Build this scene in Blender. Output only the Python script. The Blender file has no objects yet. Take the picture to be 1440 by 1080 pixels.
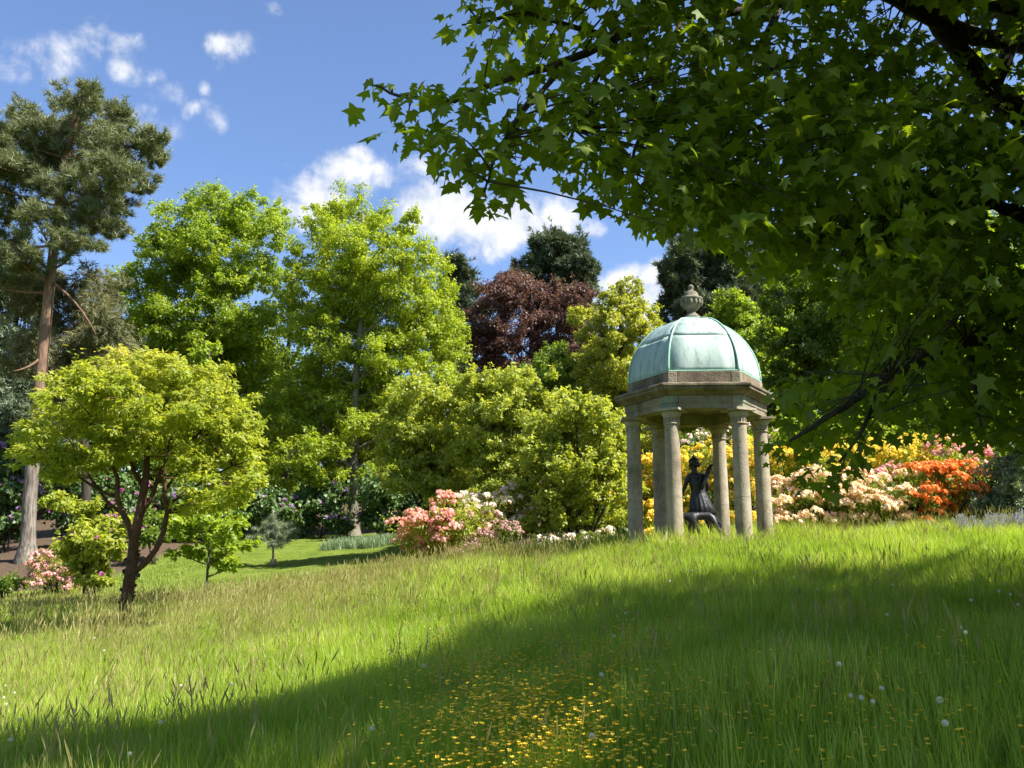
import bpy, bmesh, math, random
import numpy as np
from mathutils import Vector, Matrix
R = math.radians
rng = np.random.default_rng(11)
random.seed(5)
scene = bpy.context.scene
COL = scene.collection

# ------------------------------------------------------------------ camera
EYE = 1.6
FPX = 1300.0                       # focal length in pixels of the 1440 px wide frame
PITCH = math.atan(0.2)
cd = bpy.data.cameras.new('camera'); cam = bpy.data.objects.new('camera', cd); COL.objects.link(cam)
cd.sensor_width = 36; cd.lens = FPX / 1440 * 36; cd.clip_start = 0.05; cd.clip_end = 3000
cam.location = (0, 0, EYE); cam.rotation_euler = (math.pi / 2 + PITCH, 0, 0)
scene.camera = cam

def P(u, v, Y):
    """world point seen at photo pixel (u, v) at the distance Y in front of the camera"""
    xc = (u - 720) / FPX; yc = (540 - v) / FPX
    dy = math.cos(PITCH) - yc * math.sin(PITCH); dz = math.sin(PITCH) + yc * math.cos(PITCH)
    t = Y / dy
    return Vector((xc * t, Y, EYE + dz * t))
def MPP(u, v, Y):
    yc = (540 - v) / FPX
    return Y / (math.cos(PITCH) - yc * math.sin(PITCH)) / FPX
def project(p):
    p = np.asarray(p); c, s = math.cos(PITCH), math.sin(PITCH)
    z = p[..., 2] - EYE
    d = p[..., 1] * c + z * s
    q = -p[..., 1] * s + z * c
    d = np.where(np.abs(d) < 1e-3, 1e-3, d)
    return 720 + FPX * p[..., 0] / d, 540 - FPX * q / d, d

# ------------------------------------------------------------------ light, sky, exposure
SUN_EL, SUN_AZ = R(50), R(112)     # from the right, a little behind the viewer
sd = bpy.data.lights.new('sun', 'SUN'); sd.energy = 5.0; sd.angle = R(0.53); sd.color = (1.0, 0.955, 0.88)
sun = bpy.data.objects.new('sun', sd); COL.objects.link(sun)
SDIR = Vector((math.cos(SUN_EL) * math.sin(SUN_AZ), math.cos(SUN_EL) * math.cos(SUN_AZ), math.sin(SUN_EL)))
sun.rotation_euler = SDIR.to_track_quat('Z', 'Y').to_euler()
vs = scene.view_settings
vs.view_transform = 'Standard'; vs.look = 'None'; vs.exposure = 1.52; vs.gamma = 1.0; vs.use_curve_mapping = False
scene.display_settings.display_device = 'sRGB'
cy = scene.cycles
cy.max_bounces = 9; cy.diffuse_bounces = 7; cy.glossy_bounces = 2; cy.transmission_bounces = 4; cy.transparent_max_bounces = 4
cy.caustics_reflective = False; cy.caustics_refractive = False
cy.use_denoising = True
try:
    cy.denoiser = 'OPENIMAGEDENOISE'; cy.denoising_input_passes = 'RGB_ALBEDO_NORMAL'
except Exception:
    pass
cy.sample_clamp_indirect = 4.0

world = bpy.data.worlds.new('World'); scene.world = world; world.use_nodes = True
wt = world.node_tree; wt.nodes.clear()
def N(tree, typ, **kw):
    n = tree.nodes.new(typ)
    for k, v in kw.items():
        setattr(n, k, v)
    return n
def math_node(tree, op, a, b=None, clamp=False):
    n = N(tree, 'ShaderNodeMath', operation=op, use_clamp=clamp)
    for i, x in enumerate((a, b)):
        if x is None: continue
        if isinstance(x, (int, float)): n.inputs[i].default_value = x
        else: tree.links.new(x, n.inputs[i])
    return n.outputs[0]
def build_world():
    L = wt.links
    sky = N(wt, 'ShaderNodeTexSky', sky_type='NISHITA')
    sky.sun_disc = False; sky.sun_elevation = SUN_EL; sky.sun_rotation = SUN_AZ
    sky.air_density = 1.0; sky.dust_density = 0.6; sky.ozone_density = 2.2; sky.altitude = 100
    tc = N(wt, 'ShaderNodeTexCoord')
    D = tc.outputs['Generated']
    # cumulus blobs: (u, v, radius px, weight) as directions of the sky
    blobs = [(60, 82, 62, .74), (25, 88, 42, .58), (105, 62, 44, .62), (140, 45, 42, .68), (172, 55, 38, .74), (182, 92, 38, .70),
             (330, 70, 34, .95), (300, 62, 24, .62), (352, 74, 20, .6), (375, 25, 32, .74), (302, 12, 18, .55), (200, 174, 40, .54), (232, 186, 36, .56), (302, 165, 36, .70), (265, 158, 30, .60), (230, 135, 40, .44), (290, 122, 22, .52),
             (480, 240, 52, 1.15), (440, 272, 56, 1.1), (500, 222, 34, 1.05), (420, 290, 40, .9), (540, 258, 46, .72), (580, 236, 40, .62), (520, 270, 40, .6),
             (600, 292, 62, 1.2), (650, 302, 70, 1.5), (715, 310, 66, 1.4), (775, 304, 48, 1.2), (835, 318, 26, .95), (690, 325, 60, 1.0), (560, 300, 40, .7),
             (870, 398, 50, 1.25), (920, 405, 54, 1.25), (900, 430, 64, 1.1), (810, 420, 60, .6), (950, 420, 50, 1.0)]
    dirs = []
    for u, v, r, w in blobs:
        d = (P(u, v, 10) - Vector((0, 0, EYE))); dist = d.length; d.normalize()
        mpp = MPP(u, v, 10)
        dirs.append((d, r * mpp / dist * 1.45, w))
    rr = random.Random(3)
    for k in range(16):            # the same broken cumulus all round the sky
        az = R(40 + k * 280 / 16 + rr.uniform(-6, 6)); el = R(rr.uniform(8, 60))
        d = Vector((math.sin(az) * math.cos(el), math.cos(az) * math.cos(el), math.sin(el)))
        dirs.append((d, rr.uniform(.06, .14), rr.uniform(.6, 1.2)))
    total = None
    wn = N(wt, 'ShaderNodeTexNoise'); L.new(D, wn.inputs['Vector']); wn.inputs['Scale'].default_value = 13; wn.inputs['Detail'].default_value = 4
    w1 = N(wt, 'ShaderNodeVectorMath', operation='SUBTRACT'); L.new(wn.outputs['Color'], w1.inputs[0]); w1.inputs[1].default_value = (.5, .5, .5)
    w2 = N(wt, 'ShaderNodeVectorMath', operation='MULTIPLY_ADD'); L.new(w1.outputs[0], w2.inputs[0]); w2.inputs[1].default_value = (.075, .075, .05); L.new(D, w2.inputs[2])
    DW = w2.outputs[0]
    for d, r, w in dirs:
        s = N(wt, 'ShaderNodeVectorMath', operation='SUBTRACT'); L.new(DW, s.inputs[0]); s.inputs[1].default_value = d
        m = N(wt, 'ShaderNodeVectorMath', operation='MULTIPLY'); L.new(s.outputs[0], m.inputs[0]); m.inputs[1].default_value = (1 / r, 1 / r, 1.35 / r)
        l = N(wt, 'ShaderNodeVectorMath', operation='LENGTH'); L.new(m.outputs[0], l.inputs[0])
        mr = N(wt, 'ShaderNodeMapRange', interpolation_type='SMOOTHSTEP'); L.new(l.outputs['Value'], mr.inputs[0])
        mr.inputs[1].default_value = 1.0; mr.inputs[2].default_value = 0.0; mr.inputs[3].default_value = 0.0; mr.inputs[4].default_value = w
        total = mr.outputs[0] if total is None else math_node(wt, 'MAXIMUM', total, mr.outputs[0])
    nz = N(wt, 'ShaderNodeTexNoise'); L.new(D, nz.inputs['Vector']); nz.inputs['Scale'].default_value = 21; nz.inputs['Detail'].default_value = 9
    nz.inputs['Roughness'].default_value = .60; nz.inputs['Distortion'].default_value = .2
    n2 = N(wt, 'ShaderNodeTexNoise'); L.new(D, n2.inputs['Vector']); n2.inputs['Scale'].default_value = 55; n2.inputs['Detail'].default_value = 6
    nn = math_node(wt, 'ADD', math_node(wt, 'MULTIPLY', math_node(wt, 'SUBTRACT', nz.outputs['Fac'], .5), 2.6), math_node(wt, 'MULTIPLY', math_node(wt, 'SUBTRACT', n2.outputs['Fac'], .5), .5))
    dens = math_node(wt, 'ADD', total, math_node(wt, 'MULTIPLY', nn, math_node(wt, 'MINIMUM', math_node(wt, 'MULTIPLY', total, 2.2), 1.0)))
    mr = N(wt, 'ShaderNodeMapRange', interpolation_type='SMOOTHSTEP'); L.new(dens, mr.inputs[0])
    mr.inputs[1].default_value = .20; mr.inputs[2].default_value = 1.2
    tone = N(wt, 'ShaderNodeMapRange'); L.new(nz.outputs['Fac'], tone.inputs[0]); tone.inputs[1].default_value = .3; tone.inputs[2].default_value = .75
    tone.inputs[3].default_value = 4.3; tone.inputs[4].default_value = 5.8
    cc = N(wt, 'ShaderNodeCombineColor')
    L.new(math_node(wt, 'MULTIPLY', tone.outputs[0], .985), cc.inputs[0]); L.new(math_node(wt, 'MULTIPLY', tone.outputs[0], 1.0), cc.inputs[1]); L.new(math_node(wt, 'MULTIPLY', tone.outputs[0], 1.03), cc.inputs[2])
    hs = N(wt, 'ShaderNodeMix', data_type='RGBA', blend_type='MULTIPLY'); hs.inputs['Factor'].default_value = 1.0
    L.new(sky.outputs[0], hs.inputs['A']); hs.inputs['B'].default_value = (.93, .98, 1.12, 1)
    mx = N(wt, 'ShaderNodeMix', data_type='RGBA'); L.new(mr.outputs[0], mx.inputs['Factor']); L.new(hs.outputs['Result'], mx.inputs['A']); L.new(cc.outputs[0], mx.inputs['B'])
    bg = N(wt, 'ShaderNodeBackground'); L.new(mx.outputs['Result'], bg.inputs[0]); bg.inputs[1].default_value = 0.0725
    out = N(wt, 'ShaderNodeOutputWorld'); L.new(bg.outputs[0], out.inputs[0])
build_world()
world.cycles.sampling_method = 'MANUAL'; world.cycles.sample_map_resolution = 512

# ------------------------------------------------------------------ materials
MATS = {}
def new_mat(name):
    m = bpy.data.materials.new(name); m.use_nodes = True; m.node_tree.nodes.clear()
    MATS[name] = m
    return m, m.node_tree
def ramp(t, fac, stops):
    r = N(t, 'ShaderNodeValToRGB')
    while len(r.color_ramp.elements) < len(stops): r.color_ramp.elements.new(.5)
    for e, (p, c) in zip(r.color_ramp.elements, stops):
        e.position = p; e.color = (*c, 1)
    t.links.new(fac, r.inputs[0])
    return r.outputs[0]
def leaf_mat(name, stops, gain=1.5, transl=1.9, tmix=.5, gloss=.025, rough=.5, patch=0):
    """stops: colours from the 'tint' of each leaf; the light that shines through is yellower"""
    m, t = new_mat(name); L = t.links
    stops = [tuple(min(.9, x * gain) for x in c) for c in stops]
    at = N(t, 'ShaderNodeAttribute', attribute_name='tint')
    k = len(stops); fac = at.outputs['Fac']
    if patch:                           # drifts of different grasses
        ge = N(t, 'ShaderNodeNewGeometry'); pn = N(t, 'ShaderNodeTexNoise'); L.new(ge.outputs['Position'], pn.inputs['Vector']); pn.inputs['Scale'].default_value = .75; pn.inputs['Detail'].default_value = 5; pn.inputs['Roughness'].default_value = .65
        fac = math_node(t, 'ADD', fac, math_node(t, 'MULTIPLY', math_node(t, 'SUBTRACT', pn.outputs['Fac'], .47), patch), clamp=True)
    col = ramp(t, fac, [(i / (k - 1), c) for i, c in enumerate(stops)])
    d = N(t, 'ShaderNodeBsdfDiffuse'); L.new(col, d.inputs[0])
    tm = N(t, 'ShaderNodeMix', data_type='RGBA', blend_type='MULTIPLY'); tm.inputs['Factor'].default_value = 1
    L.new(col, tm.inputs['A']); tm.inputs['B'].default_value = (transl * 1.05, transl, transl * .45, 1)
    tr = N(t, 'ShaderNodeBsdfTranslucent'); L.new(tm.outputs['Result'], tr.inputs[0])
    mx = N(t, 'ShaderNodeMixShader'); mx.inputs[0].default_value = tmix; L.new(d.outputs[0], mx.inputs[1]); L.new(tr.outputs[0], mx.inputs[2])
    g = N(t, 'ShaderNodeBsdfGlossy'); g.inputs['Roughness'].default_value = rough; g.inputs[0].default_value = (.9, .95, .85, 1)
    m2 = N(t, 'ShaderNodeMixShader'); m2.inputs[0].default_value = gloss; L.new(mx.outputs[0], m2.inputs[1]); L.new(g.outputs[0], m2.inputs[2])
    o = N(t, 'ShaderNodeOutputMaterial'); L.new(m2.outputs[0], o.inputs[0])
    return m
def solid_mat(name, stops, scale=3.0, rough=.85, bump=.4, bscale=14, stretch=(1, 1, 1), metallic=0, spec=.3, extra=None):
    m, t = new_mat(name); L = t.links
    tc = N(t, 'ShaderNodeTexCoord'); mp = N(t, 'ShaderNodeMapping'); L.new(tc.outputs['Object'], mp.inputs[0]); mp.inputs['Scale'].default_value = stretch
    nz = N(t, 'ShaderNodeTexNoise'); L.new(mp.outputs[0], nz.inputs['Vector']); nz.inputs['Scale'].default_value = scale; nz.inputs['Detail'].default_value = 8; nz.inputs['Roughness'].default_value = .65
    k = len(stops)
    col = ramp(t, nz.outputs['Fac'], [(.28 + .44 * i / max(1, k - 1), c) for i, c in enumerate(stops)])
    if extra: col = extra(t, col, tc)
    b = N(t, 'ShaderNodeBsdfPrincipled'); L.new(col, b.inputs['Base Color']); b.inputs['Roughness'].default_value = rough; b.inputs['Metallic'].default_value = metallic
    b.inputs['Specular IOR Level'].default_value = spec
    if bump:
        n2 = N(t, 'ShaderNodeTexNoise'); L.new(mp.outputs[0], n2.inputs['Vector']); n2.inputs['Scale'].default_value = bscale; n2.inputs['Detail'].default_value = 6
        bp = N(t, 'ShaderNodeBump'); bp.inputs['Strength'].default_value = bump; bp.inputs['Distance'].default_value = .03; L.new(n2.outputs['Fac'], bp.inputs['Height']); L.new(bp.outputs[0], b.inputs['Normal'])
    o = N(t, 'ShaderNodeOutputMaterial'); L.new(b.outputs[0], o.inputs[0])
    return m
def stain(col2, scale, lo, hi, stretch=(1, 1, 1), amount=1.0):
    def f(t, col, tc):
        mp = N(t, 'ShaderNodeMapping'); t.links.new(tc.outputs['Object'], mp.inputs[0]); mp.inputs['Scale'].default_value = stretch; mp.inputs['Location'].default_value = (3.1, 7.7, 1.3)
        n = N(t, 'ShaderNodeTexNoise'); t.links.new(mp.outputs[0], n.inputs['Vector']); n.inputs['Scale'].default_value = scale; n.inputs['Detail'].default_value = 7; n.inputs['Roughness'].default_value = .7
        mr = N(t, 'ShaderNodeMapRange'); t.links.new(n.outputs['Fac'], mr.inputs[0]); mr.inputs[1].default_value = lo; mr.inputs[2].default_value = hi; mr.inputs[4].default_value = amount
        mx = N(t, 'ShaderNodeMix', data_type='RGBA'); t.links.new(mr.outputs[0], mx.inputs['Factor']); t.links.new(col, mx.inputs['A']); mx.inputs['B'].default_value = (*col2, 1)
        return mx.outputs['Result']
    return f
def chain(*fs):
    def f(t, col, tc):
        for g in fs: col = g(t, col, tc)
        return col
    return f

leaf_mat('oak_leaf', [(.112, .152, .010), (.162, .206, .013), (.208, .240, .020)])
leaf_mat('lime_leaf', [(.095, .140, .010), (.138, .188, .014), (.180, .220, .022)])
leaf_mat('mid_leaf', [(.055, .088, .010), (.082, .122, .013), (.115, .152, .018)])
leaf_mat('dark_leaf', gain=2.1, stops=[(.022, .042, .010), (.034, .060, .014), (.055, .085, .020)], tmix=.25, gloss=.035)
leaf_mat('beech_leaf', [(.050, .024, .025), (.080, .040, .038), (.125, .068, .060)], transl=1.6, tmix=.35, gloss=.025)
leaf_mat('yellow_leaf', [(.135, .155, .018), (.185, .200, .026), (.235, .235, .038)])
leaf_mat('shrub_leaf', [(.122, .150, .017), (.180, .206, .026), (.245, .262, .045)])
leaf_mat('maple_leaf', [(.115, .148, .014), (.160, .190, .020), (.205, .215, .036), (.25, .205, .06)], transl=2.0)
leaf_mat('canopy_leaf', [(.062, .090, .005), (.080, .114, .006), (.108, .138, .008)], transl=2.2, tmix=.5, gloss=.018)
leaf_mat('willow_leaf', [(.085, .105, .065), (.12, .145, .09), (.16, .185, .12)], tmix=.25)
leaf_mat('pine_needle', [(.062, .080, .034), (.098, .114, .050), (.150, .156, .068)], transl=1.2, tmix=.25, gloss=.03)
leaf_mat('olive_needle', [(.075, .080, .034), (.105, .106, .048), (.135, .128, .062)], transl=1.2, tmix=.25)
leaf_mat('spruce_needle', [(.050, .070, .042), (.075, .100, .060), (.105, .130, .075)], transl=1.1, tmix=.2)
leaf_mat('far_needle', [(.034, .050, .026), (.054, .072, .036), (.082, .098, .048)], transl=1.1, tmix=.2)
leaf_mat('grass_blade', gain=1.9, patch=1.1, stops=[(.082, .135, .010), (.116, .176, .013), (.160, .212, .022), (.235, .245, .060)], transl=1.7, tmix=.45, gloss=.02, rough=.45)
leaf_mat('seed_grass', [(.17, .165, .050), (.22, .205, .075), (.28, .245, .11)], transl=1.2, tmix=.35, gloss=.01)
leaf_mat('lawn_blade', gain=1.7, stops=[(.095, .140, .018), (.125, .170, .022), (.160, .190, .035)], transl=1.5, tmix=.35)
leaf_mat('bulb_blade', [(.080, .130, .050), (.105, .155, .065), (.14, .18, .08)], transl=1.3, tmix=.3, gloss=.07)
leaf_mat('buttercup_petal', gain=1.0, stops=[(.72, .47, .01), (.80, .55, .015)], transl=1.1, tmix=.25, gloss=.08)
leaf_mat('seed_head', gain=1.0, stops=[(.62, .62, .58), (.75, .75, .72)], transl=1.1, tmix=.5)
leaf_mat('bluebell_petal', gain=1.0, stops=[(.26, .27, .46), (.38, .39, .56), (.52, .52, .64)], transl=1.1, tmix=.3)
BLOOM = dict(salmon=[(.62, .20, .16), (.72, .33, .27), (.78, .47, .41)], pink=[(.68, .24, .26), (.76, .38, .38), (.82, .54, .52)],
             palepink=[(.72, .50, .48), (.80, .66, .62), (.84, .76, .72)], yellow=[(.78, .50, .03), (.84, .62, .07), (.86, .70, .16)],
             peach=[(.80, .50, .34), (.86, .65, .48), (.88, .77, .63)], orange=[(.74, .16, .025), (.80, .24, .05), (.84, .34, .09)],
             rose=[(.70, .26, .32), (.78, .38, .42), (.83, .52, .54)], purple=[(.24, .11, .30), (.33, .18, .40), (.44, .28, .50)],
             magenta=[(.30, .06, .22), (.38, .11, .28), (.48, .22, .38)], dusky=[(.36, .20, .20), (.46, .27, .26), (.55, .36, .33)])
for k, st in BLOOM.items():
    leaf_mat(k + '_petal', st, gain=1.0, transl=1.15, tmix=.35, gloss=.02)
solid_mat('bark', [(.045, .034, .024), (.085, .066, .046), (.13, .105, .078)], scale=5, bump=.9, bscale=9, stretch=(3, 3, .5))
solid_mat('dark_bark', [(.022, .017, .012), (.040, .031, .022), (.065, .052, .038)], scale=5, bump=.9, bscale=9, stretch=(3, 3, .5))
def grey_foot(t, col, tc):
    sx = N(t, 'ShaderNodeSeparateXYZ'); t.links.new(tc.outputs['Object'], sx.inputs[0])
    mr = N(t, 'ShaderNodeMapRange'); t.links.new(sx.outputs['Z'], mr.inputs[0]); mr.inputs[1].default_value = 8.5; mr.inputs[2].default_value = 4.5
    mx = N(t, 'ShaderNodeMix', data_type='RGBA'); t.links.new(mr.outputs[0], mx.inputs['Factor']); t.links.new(col, mx.inputs['A'])
    g = N(t, 'ShaderNodeTexNoise'); mp = N(t, 'ShaderNodeMapping'); t.links.new(tc.outputs['Object'], mp.inputs[0]); mp.inputs['Scale'].default_value = (5, 5, .7); t.links.new(mp.outputs[0], g.inputs['Vector']); g.inputs['Scale'].default_value = 3; g.inputs['Detail'].default_value = 8
    t.links.new(ramp(t, g.outputs['Fac'], [(.3, (.045, .036, .028)), (.5, (.13, .108, .085)), (.7, (.24, .21, .175))]), mx.inputs['B'])
    return mx.outputs['Result']
solid_mat('pine_bark', [(.085, .046, .028), (.155, .090, .055), (.225, .15, .10)], scale=4, bump=1.0, bscale=7, stretch=(2.5, 2.5, .6), extra=grey_foot)
solid_mat('grey_bark', [(.11, .092, .072), (.19, .165, .135), (.26, .235, .20)], scale=6, bump=1.0, bscale=8, stretch=(3.5, 3.5, .4))
solid_mat('paper_bark', [(.040, .019, .011), (.072, .035, .020), (.12, .062, .034)], scale=9, bump=1.0, bscale=18, stretch=(1.5, 1.5, .8))
solid_mat('oak_bark', [(.09, .082, .055), (.15, .135, .095), (.21, .19, .14)], scale=6, bump=.9, bscale=9, stretch=(3, 3, .4))
STONE = [(.195, .155, .105), (.295, .250, .180), (.385, .335, .250)]
solid_mat('column_stone', STONE, scale=3.4, bump=.35, bscale=38, rough=.92,
          extra=chain(stain((.075, .058, .036), 2.2, .52, .72, (1, 1, .45), .75), stain((.13, .135, .07), 5, .58, .72, (1, 1, .6), .4)))
solid_mat('dark_stone', [(.085, .062, .038), (.145, .112, .072), (.225, .185, .125)], scale=4, bump=.45, bscale=30, rough=.92,
          extra=chain(stain((.035, .028, .018), 2.6, .5, .68, (1, 1, .8), .8), stain((.10, .12, .05), 4, .56, .7, (1, 1, .7), .45)))
solid_mat('frieze_stone', [(.13, .105, .068), (.20, .17, .115), (.28, .245, .175)], scale=4, bump=.4, bscale=30, rough=.92,
          extra=chain(stain((.05, .042, .024), 2.0, .5, .7, (1, 1, .5), .7), stain((.12, .145, .055), 3, .55, .7, (1, 1, .5), .5)))
solid_mat('urn_stone', [(.085, .075, .050), (.15, .135, .095), (.235, .21, .155)], scale=7, bump=.5, bscale=30, rough=.95, extra=stain((.20, .21, .12), 9, .55, .7, (1, 1, 1), .5))
solid_mat('green_stone', [(.12, .135, .095), (.18, .205, .145), (.25, .27, .20)], scale=4, bump=.4, bscale=30, rough=.92, extra=stain((.06, .075, .045), 4, .5, .7, (1, 1, .4), .7))
solid_mat('verdigris', [(.240, .320, .275), (.310, .395, .348), (.395, .465, .418)], scale=2.2, bump=.12, bscale=20, rough=.62, spec=.4, stretch=(1, 1, .5),
          extra=chain(stain((.06, .13, .10), 6, .50, .72, (1.6, 1.6, .16), .85), stain((.42, .55, .48), 5, .56, .75, (1, 1, .3), .5), stain((.10, .13, .10), 16, .60, .72, (1, 1, .8), .6)))
solid_mat('verdigris_rib', [(.20, .37, .29), (.30, .48, .39)], scale=6, bump=.15, bscale=30, rough=.6, extra=stain((.09, .17, .13), 6, .55, .75, (1, 1, .5), .6))
solid_mat('bronze', [(.010, .010, .011), (.018, .018, .019), (.034, .034, .033)], scale=6, bump=.25, bscale=30, rough=.42, metallic=.35, spec=.5)
solid_mat('sunlit_cream', [(.52, .48, .34), (.60, .56, .42)], scale=6, bump=.1, rough=.7)
solid_mat('guard_black', [(.012, .012, .012), (.025, .025, .025)], scale=8, bump=.2, rough=.5)
solid_mat('guard_white', [(.5, .5, .48), (.62, .62, .6)], scale=8, bump=.2, rough=.6)
solid_mat('stake_wood', [(.16, .12, .075), (.24, .19, .13)], scale=8, bump=.4, stretch=(4, 4, .6))

# ------------------------------------------------------------------ object helpers
def tag(o, label=None, cat=None, group=None, kind=None):
    if label: o['label'] = label
    if cat: o['category'] = cat
    if group: o['group'] = group
    if kind: o['kind'] = kind
    return o
def empty(name, loc=(0, 0, 0)):
    o = bpy.data.objects.new(name, None); COL.objects.link(o); o.location = loc; o.empty_display_size = .2
    return o
def link(name, me, parent=None, mat=None, loc=None):
    o = bpy.data.objects.new(name, me); COL.objects.link(o)
    if mat is not None and len(me.materials) == 0: me.materials.append(MATS[mat])
    if loc is not None: o.location = loc
    if parent is not None:
        o.parent = parent
        if loc is None: o.location = -parent.location     # mesh is in world coordinates
    return o
def raw_mesh(name, V, loops, totals, tint=None, smooth=False):
    me = bpy.data.meshes.new(name)
    V = np.asarray(V, np.float32); loops = np.asarray(loops, np.int32); totals = np.asarray(totals, np.int32)
    me.vertices.add(len(V)); me.vertices.foreach_set('co', V.ravel())
    me.loops.add(len(loops)); me.loops.foreach_set('vertex_index', loops)
    me.polygons.add(len(totals)); me.polygons.foreach_set('loop_start', np.concatenate([[0], np.cumsum(totals)[:-1]]).astype(np.int32))
    if smooth: me.polygons.foreach_set('use_smooth', np.ones(len(totals), bool))
    if tint is not None:
        a = me.attributes.new('tint', 'FLOAT', 'POINT'); a.data.foreach_set('value', np.asarray(tint, np.float32))
    me.update(calc_edges=True)
    return me
class MB:
    """collects polygons"""
    def __init__(s): s.V = []; s.F = []
    def add(s, verts, faces):
        b = len(s.V); s.V += [tuple(v) for v in verts]; s.F += [tuple(i + b for i in f) for f in faces]
    def tube(s, pts, rad, sides=7, cap=True):
        pts = [Vector(p) for p in pts]; n = len(pts)
        if isinstance(rad, (int, float)): rad = [rad] * n
        t0 = (pts[1] - pts[0]).normalized()
        a = t0.orthogonal().normalized()
        verts = []
        for i, p in enumerate(pts):
            t = (pts[min(i + 1, n - 1)] - pts[max(i - 1, 0)])
            if t.length < 1e-9: t = t0
            t = t.normalized(); a = (a - t * a.dot(t)).normalized(); b = t.cross(a)
            for k in range(sides):
                an = 2 * math.pi * k / sides
                verts.append(p + (a * math.cos(an) + b * math.sin(an)) * rad[i])
        faces = [(i * sides + k, i * sides + (k + 1) % sides, (i + 1) * sides + (k + 1) % sides, (i + 1) * sides + k) for i in range(n - 1) for k in range(sides)]
        if cap: faces += [tuple(range(sides - 1, -1, -1)), tuple((n - 1) * sides + k for k in range(sides))]
        s.add(verts, faces)
    def lathe(s, prof, c=(0, 0, 0), sides=24, cap=True):
        verts = [(c[0] + r * math.cos(2 * math.pi * k / sides), c[1] + r * math.sin(2 * math.pi * k / sides), c[2] + z) for r, z in prof for k in range(sides)]
        n = len(prof)
        faces = [(i * sides + k, i * sides + (k + 1) % sides, (i + 1) * sides + (k + 1) % sides, (i + 1) * sides + k) for i in range(n - 1) for k in range(sides)]
        if cap: faces += [tuple(range(sides - 1, -1, -1)), tuple((n - 1) * sides + k for k in range(sides))]
        s.add(verts, faces)
    def prism(s, bottom, top):
        n = len(bottom)
        s.add(list(bottom) + list(top), [tuple(range(n - 1, -1, -1)), tuple(range(n, 2 * n))] + [(k, (k + 1) % n, n + (k + 1) % n, n + k) for k in range(n)])
    def mesh(s, name, smooth=False):
        me = bpy.data.meshes.new(name); me.from_pydata(s.V, [], s.F)
        if smooth: me.polygons.foreach_set('use_smooth', np.ones(len(s.F), bool))
        me.update(); return me
    def build(s, name, mat, parent=None, smooth=False, bevel=0, loc=None):
        o = link(name, s.mesh(name, smooth), parent, mat, loc)
        if bevel:
            b = o.modifiers.new('bevel', 'BEVEL'); b.width = bevel; b.segments = 1; b.limit_method = 'ANGLE'; b.angle_limit = R(35)
        return o

# leaf outlines: (verts in [across, along, normal], faces)
def fan(outline, bend=.18):
    v = [(x, y, -bend * (abs(x) * 1.2 + max(0, y - .4) ** 1.3)) for x, y in outline]
    k = len(v); tip = max(range(k), key=lambda i: outline[i][1])      # two halves folded along the midrib
    return np.array(v, np.float32), [tuple(range(0, tip + 1)), tuple(list(range(tip, k)) + [0])]
T_DIAMOND = (np.array([(0, 0, 0), (.34, .48, -.06), (0, 1, -.12), (-.34, .48, -.06)], np.float32), [(0, 1, 2, 3)])
T_TRI = (np.array([(.06, 0, 0), (.40, .62, -.05), (-.30, .95, -.08)], np.float32), [(0, 1, 2)])
T_LANCE = (np.array([(0, 0, 0), (.19, .45, -.02), (0, 1, -.16), (-.19, .45, -.02)], np.float32), [(0, 1, 2, 3)])
T_OVAL = (np.array([(0, 0, 0), (.36, .42, .04), (0, 1, -.10), (-.36, .42, .04)], np.float32), [(0, 1, 2, 3)])
half = [(.10, .03), (.20, -.02), (.40, -.05), (.36, .10), (.31, .20), (.44, .30), (.60, .47), (.42, .47), (.24, .50), (.20, .62), (.17, .72), (.08, .84)]
star = [(0, .06)] + half + [(0, 1.0)] + [(-x, y) for x, y in reversed(half)]
T_STAR_A = fan(star, .22)
T_STAR_B = fan([(x * 1.08 + .04 * y, y * .94) for x, y in star], .40)
half2 = [(.22, -.02), (.42, -.03), (.30, .20), (.62, .46), (.23, .52), (.15, .72)]
star2 = [(0, .06)] + half2 + [(0, 1.0)] + [(-x, y) for x, y in reversed(half2)]
T_STAR_C = fan([(x * .86 - .06 * y * y, y * 1.04) for x, y in star], .62)
T_STAR_LOW = fan(star2, .28)
T_STAR5 = fan([(0, .02), (.36, .0), (.60, .42), (.19, .48), (0, 1.0), (-.19, .48), (-.60, .42), (-.36, .0)], .25)
def tuft_template(n, spread, w, seed):
    r = np.random.default_rng(seed); V = []; F = []
    for i in range(n):
        a = r.uniform(0, 2 * np.pi); tilt = r.uniform(.15, spread)
        d = np.array([np.cos(a) * np.sin(tilt), np.cos(tilt), np.sin(a) * np.sin(tilt)])
        o = np.cross(d, r.normal(size=3)); o /= np.linalg.norm(o)
        b = np.array([0, r.uniform(-.25, .35), 0])
        e = b + d * r.uniform(.6, 1.0)
        k = len(V); V += [b - o * w, b + o * w, e]; F.append((k, k + 1, k + 2))
    return np.array(V, np.float32), F
T_NEEDLE = tuft_template(9, 1.15, .045, 1)
T_NEEDLE_FAR = tuft_template(7, 1.2, .085, 2)
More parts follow.
